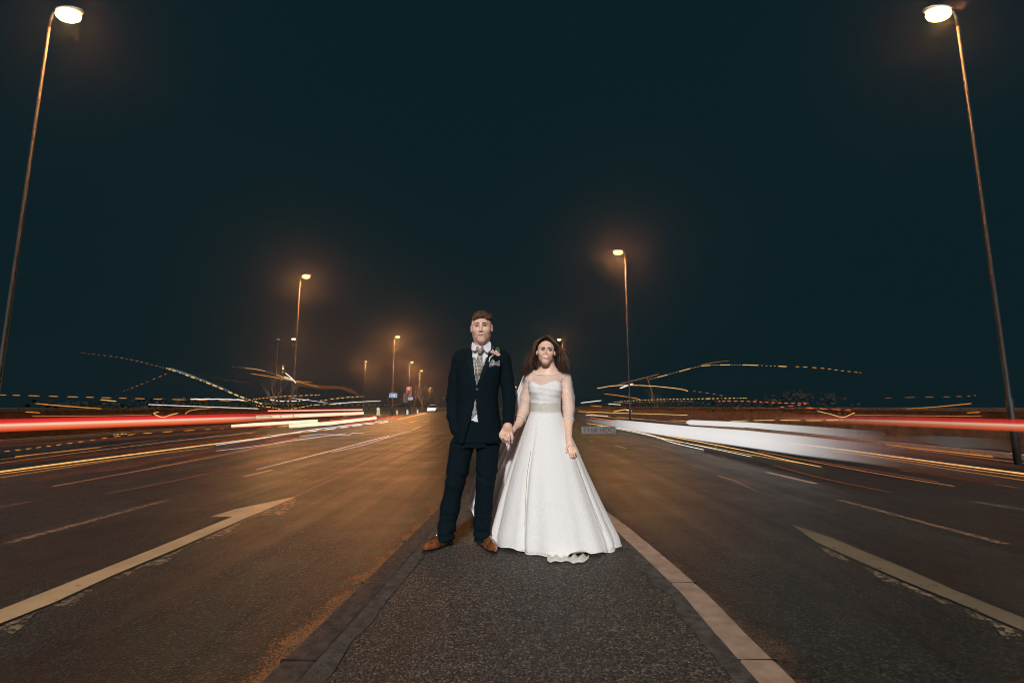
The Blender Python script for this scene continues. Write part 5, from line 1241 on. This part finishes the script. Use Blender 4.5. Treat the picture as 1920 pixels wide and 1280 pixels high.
c0 = b(1027, 697, -.0)
Lf.ell(Vector((c0.x, YB+.0, zn+.075)), (.125, .16, .078), .004, 'sub')
xs, X_, Y_, Z_ = Lf.sub(Lf.lo, Lf.lo+Lf.n*Lf.h, 0)
Lf.f[xs] += (.0016*np.sin(Z_*110+X_*40)).astype(np.float32)
lace = Lf.mesh('lace_yoke', M_lace, bride)
bvl = bvh_of(lace)
def on(bv, px, py, off=.002, dy=-.1, dflt=YB-.05):
    p = b(px, py, dy); h = bv.ray_cast(Vector((p.x, YB-.7, p.z)), Vector((0, 1, 0))); return Vector((p.x, (h[0].y if h[0] else dflt)-off, p.z))
mb = MB(); mb.tube([on(bvl, x, y) for x, y in ((996.5, 696), (1001, 698.5), (1010, 700.5), (1024, 701), (1038, 700), (1050, 698.5), (1058, 696))], .0032, 6); mb.build('neckline_trim', M_trim, bride, True)
for pts in (((987.5, 700), (988, 708), (990, 715)), ((1062, 701), (1056, 706), (1052, 712), (1049.5, 717))):
    mb = MB(); mb.tube([on(bvl, x, y) for x, y in pts], .0024, 6); mb.build('armhole_seam', M_trim, bride, True)
def cuff(c, ax, r):
    ax = ax.normalized(); u = ax.orthogonal().normalized(); w = ax.cross(u); mb = MB()
    mb.tube([c+(u*math.cos(a)+w*math.sin(a))*r for a in np.linspace(0, 6.2832, 25)], .0034, 6, cap=False); mb.build('cuff_trim', M_trim, bride, True)
cuff(b(1066, 788, -.05), Vector((0, -.6, -1)), .046); cuff(b(975.8, 784.5, -.01), Vector((-.5, -.5, -.8)), .045)
# skirt
prof = [(772.5, 1023.5, 28.5, .100), (780, 1023, 31.5, .115), (800, 1023, 38, .150), (850, 1025, 56, .215), (900, 1026, 73, .27), (950, 1029, 89, .315), (1000, 1033, 105, .355), (1030, 1036, 115, .375), (1046, 1037.5, 117, .38)]
NS = 300; rows = []; NR = 60
ys = np.linspace(772.5, 1046, NR); hemY = YB
def skirt_pt(y_, a, grow=0.0):
    cx = np.interp(y_, [p[0] for p in prof], [p[1] for p in prof]); hw = np.interp(y_, [p[0] for p in prof], [p[2] for p in prof]); ry = np.interp(y_, [p[0] for p in prof], [p[3] for p in prof])
    t = (y_-772.5)/273.5
    Yc = YB-.0+.0*t
    z0 = P(1036, y_, Yc-ry).z if t < .0 else None
    z = b(1030, 772.5, -.1).z*(1-t)+(IZ+.012)*t
    d = ray(cx, 0); 
    # width in metres at the skirt centre plane
    pc_ = P(cx, 640, Yc); sc = (P(cx+1, y_, Yc)-P(cx, y_, Yc)).x
    rx = hw*sc; xc = P(cx, y_, Yc).x
    ca, sa = math.cos(a), math.sin(a)
    am = t**1.1
    f = 1+am*(.030*math.cos(5*a+.6+.5*t)+.020*math.cos(9*a+2.0-.6*t)+.012*math.cos(16*a+1.2+1.2*t))
    # one deep fold on the picture's left front, two shallow ones at the right
    for a0, dep, wd in ((-2.12, .085, .050), (-1.98, -.035, .09), (-.62, .045, .035), (-.50, -.018, .07), (-.40, .035, .03), (-1.35, .018, .10), (-2.75, .05, .06)):
        f -= am**.8*dep*math.exp(-((a-a0)/wd)**2)*(0.6 if a0 > -1 else 1)
    rot = .10*t
    X = rx*ca*f+grow*ca; Yy = ry*sa*f+grow*sa
    return Vector((xc+X, Yc+Yy+rot*X*-1.0, z))
for y_ in ys:
    rows.append([skirt_pt(y_, -math.pi+2*math.pi*k/NS) for k in range(NS)])
for k in range(NS):
    a = -math.pi+2*math.pi*k/NS; rows[-1][k].z = IZ+.008+.010*math.sin(5*a+1)+.006*math.sin(13*a)+.004
    if -1.45 < a < -1.05: rows[-1][k].z += .03*math.sin((a+1.45)/.4*math.pi)
vv = [p for r in rows for p in r]; ff = [(r*NS+k, (r+1)*NS+k, (r+1)*NS+(k+1) % NS, r*NS+(k+1) % NS) for r in range(NR-1) for k in range(NS)]
skirt = mesh_obj('skirt', vv, ff, M_dress, bride, True)
so2 = skirt.modifiers.new('thickness', 'SOLIDIFY'); so2.thickness = .004; so2.offset = -1
mb = MB(); mb.tube(rows[-1]+[rows[-1][0]], .0038, 6, cap=False); mb.build('hem_trim', M_trim, bride, True)
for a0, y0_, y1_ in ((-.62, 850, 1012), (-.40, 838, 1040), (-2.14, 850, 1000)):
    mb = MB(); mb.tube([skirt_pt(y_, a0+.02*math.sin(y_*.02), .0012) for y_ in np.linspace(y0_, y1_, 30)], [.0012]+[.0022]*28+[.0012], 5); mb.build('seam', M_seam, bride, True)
# crumpled underskirt showing at the hem
uv = []; uf = []; nu, nv = 44, 12
for i in range(nu+1):
    for j in range(nv+1):
        u, w = i/nu, j/nv; p = G(1026+78*u, 1040+(9+5*math.sin(math.pi*u)+2.2*math.sin(u*9+1)+1.2*math.sin(u*23))*w**.8, IZ+.004)
        p.z += .012*math.sin(u*31+w*3)*(1-w)+.012*math.sin(w*math.pi)*(.6+.4*math.sin(u*11))+.004
        uv.append(p)
for i in range(nu):
    for j in range(nv): uf.append((i*(nv+1)+j, i*(nv+1)+j+1, (i+1)*(nv+1)+j+1, (i+1)*(nv+1)+j))
us = mesh_obj('underskirt_frill', uv, uf, M_lining, bride, True); q_ = us.modifiers.new('thickness', 'SOLIDIFY'); q_.thickness = .005
# veil
vr = [(640, 1010, 1036, .08), (665, 1002, 1040, .13), (690, 992, 1030, .15), (705, 980, 1010, .14), (740, 967, 995, .17), (775, 962, 992, .20), (800, 948, 988, .22), (850, 912, 972, .25), (900, 888, 955, .26), (940, 877, 944, .26), (985, 896, 935, .24), (1028, 922, 936, .20)]
vv = []; nx = 40; nyv = 70
for j in range(nyv+1):
    y_ = 640+388*j/nyv; x0, x1, dy = (np.interp(y_, [r[0] for r in vr], [r[i] for r in vr]) for i in (1, 2, 3)); t = j/nyv
    for i in range(nx+1):
        u = i/nx; p = b(x0+(x1-x0)*u, y_, dy+.022*t*math.sin(u*19+1.5*t)+.010*math.sin(u*37)); vv.append(p)
ff = [(j*(nx+1)+i, (j+1)*(nx+1)+i, (j+1)*(nx+1)+i+1, j*(nx+1)+i+1) for j in range(nyv) for i in range(nx)]
mesh_obj('veil', vv, ff, M_veil, bride, True)
# long wavy hair
Hf = Field(hb-Vector((.14, .14, .28)), hb+Vector((.16, .16, .15)), .0035)
rot3 = RB.to_3x3()
Hf.ell(qb(0, .028, .046), (.083*SB, .100*SB, .086*SB), .01, rot=rot3)
Hf.chain([qb(-.070, .03, .03), b(1001, 672, .02), b(998, 690, .05), b(1002, 704, .09)], [.030, .026, .024, .018], .03)
Hf.chain([qb(.070, .03, .03), b(1049, 672, .02), b(1052, 690, .04), b(1058, 703, .07)], [.030, .030, .030, .022], .03)
Hf.cone(b(1025, 672, .09), b(1025, 692, .11), .055, .045, .03)
def fcut(x, y, z):
    X = x-hb.x+.002; Z = z-hb.z
    return np.maximum((X/.062)**2+((Z+.018)/.094)**2-1, 0)*.05+((X/.062)**2+((Z+.018)/.094)**2-1)*.03
Hf.func(hb-Vector((.14, .15, .15)), hb+Vector((.16, -.012, .16)), lambda x, y, z: np.maximum(fcut(x, y, z), y-(hb.y-.02)), .004)
Hf.mesh('hair', M_hair_f, bride)
rr4 = random.Random(12); lk_ = MB(); fl = MB()
for k in range(520):
    sgn = -1 if k % 2 else 1; ph = rr4.uniform(0, 6.3); yb0 = rr4.uniform(-.045, .07)
    a = rr4.uniform(0.0, 1.0)
    x0 = sgn*(.004+.020*a); z0 = .112+.010*rr4.random()
    st = Vector(qb(x0, yb0*.6, z0+.008)); 
    if sgn < 0: ctrl = [(1013-8*a, 636+2*a), (1004-4*a, 648), (1001-5*a, 664), (999-9*a, 680), (993-8*a, 692), (987-9*a, 698+9*rr4.random())]
    else: ctrl = [(1033+7*a, 637+2*a), (1042+6*a, 649), (1045+8*a, 664), (1048+10*a, 680), (1050+10*a, 692), (1053+11*a, 697+10*rr4.random())]
    n = len(ctrl); pts = [st]
    for i, (x, y) in enumerate(ctrl):
        w = .3+i*.28; pts.append(b(x+w*3.6*math.sin(ph+i*2.1)+sgn*a*i*.35, y, -.05*(1-i/5)+yb0*.8+.015*i/5*math.sin(ph)))
    sp3 = spline([tuple(p) for p in pts], 22)
    r0 = rr4.uniform(.0020, .0042); rad = [r0*(.55+.45*math.sin(min(1, i/7)*1.57))*(1 if i < 13 else max(.08, 1-(i-13)/9)) for i in range(23)]
    (fl if k % 7 == 0 else lk_).tube([Vector(p)+Vector((0, -.006 if k % 7 == 0 else 0, 0)) for p in sp3], [r*(.6 if k % 7 == 0 else 1) for r in rad], 5, cap=False)
lk_.build('hair_locks', simple('hair_lock_brown', (0.022, 0.0105, 0.0060), .30, .8, 25), bride, True)
for k in range(150):
    sgn = -1 if k % 2 else 1; ph = rr4.uniform(0, 6.3)
    if sgn < 0: c0_ = (1003+rr4.uniform(-3, 3), rr4.uniform(655, 690)); c1_ = (c0_[0]-rr4.uniform(8, 16), c0_[1]+rr4.uniform(6, 22)); c2_ = (c1_[0]-rr4.uniform(3, 10), c1_[1]+rr4.uniform(2, 16))
    else: c0_ = (1050+rr4.uniform(-4, 4), rr4.uniform(650, 696)); c1_ = (c0_[0]+rr4.uniform(6, 12), c0_[1]+rr4.uniform(4, 14)); c2_ = (c1_[0]+rr4.uniform(1, 7), c1_[1]+rr4.uniform(1, 10))
    dy = rr4.uniform(-.02, .09)
    sp3 = spline([tuple(b(*c0_, dy)), tuple(b(*c1_, dy+.01)), tuple(b(*c2_, dy))], 9)
    fl.tube([Vector(p) for p in sp3], [.0022*(1-i/11) for i in range(10)], 4, cap=False)
fl.build('flyaway_strands', simple('hair_lit_brown', (0.16, 0.075, 0.035), .45, .3, 40), bride, True)  # lamp-lit highlights on the hair put into these strands' lighter colour
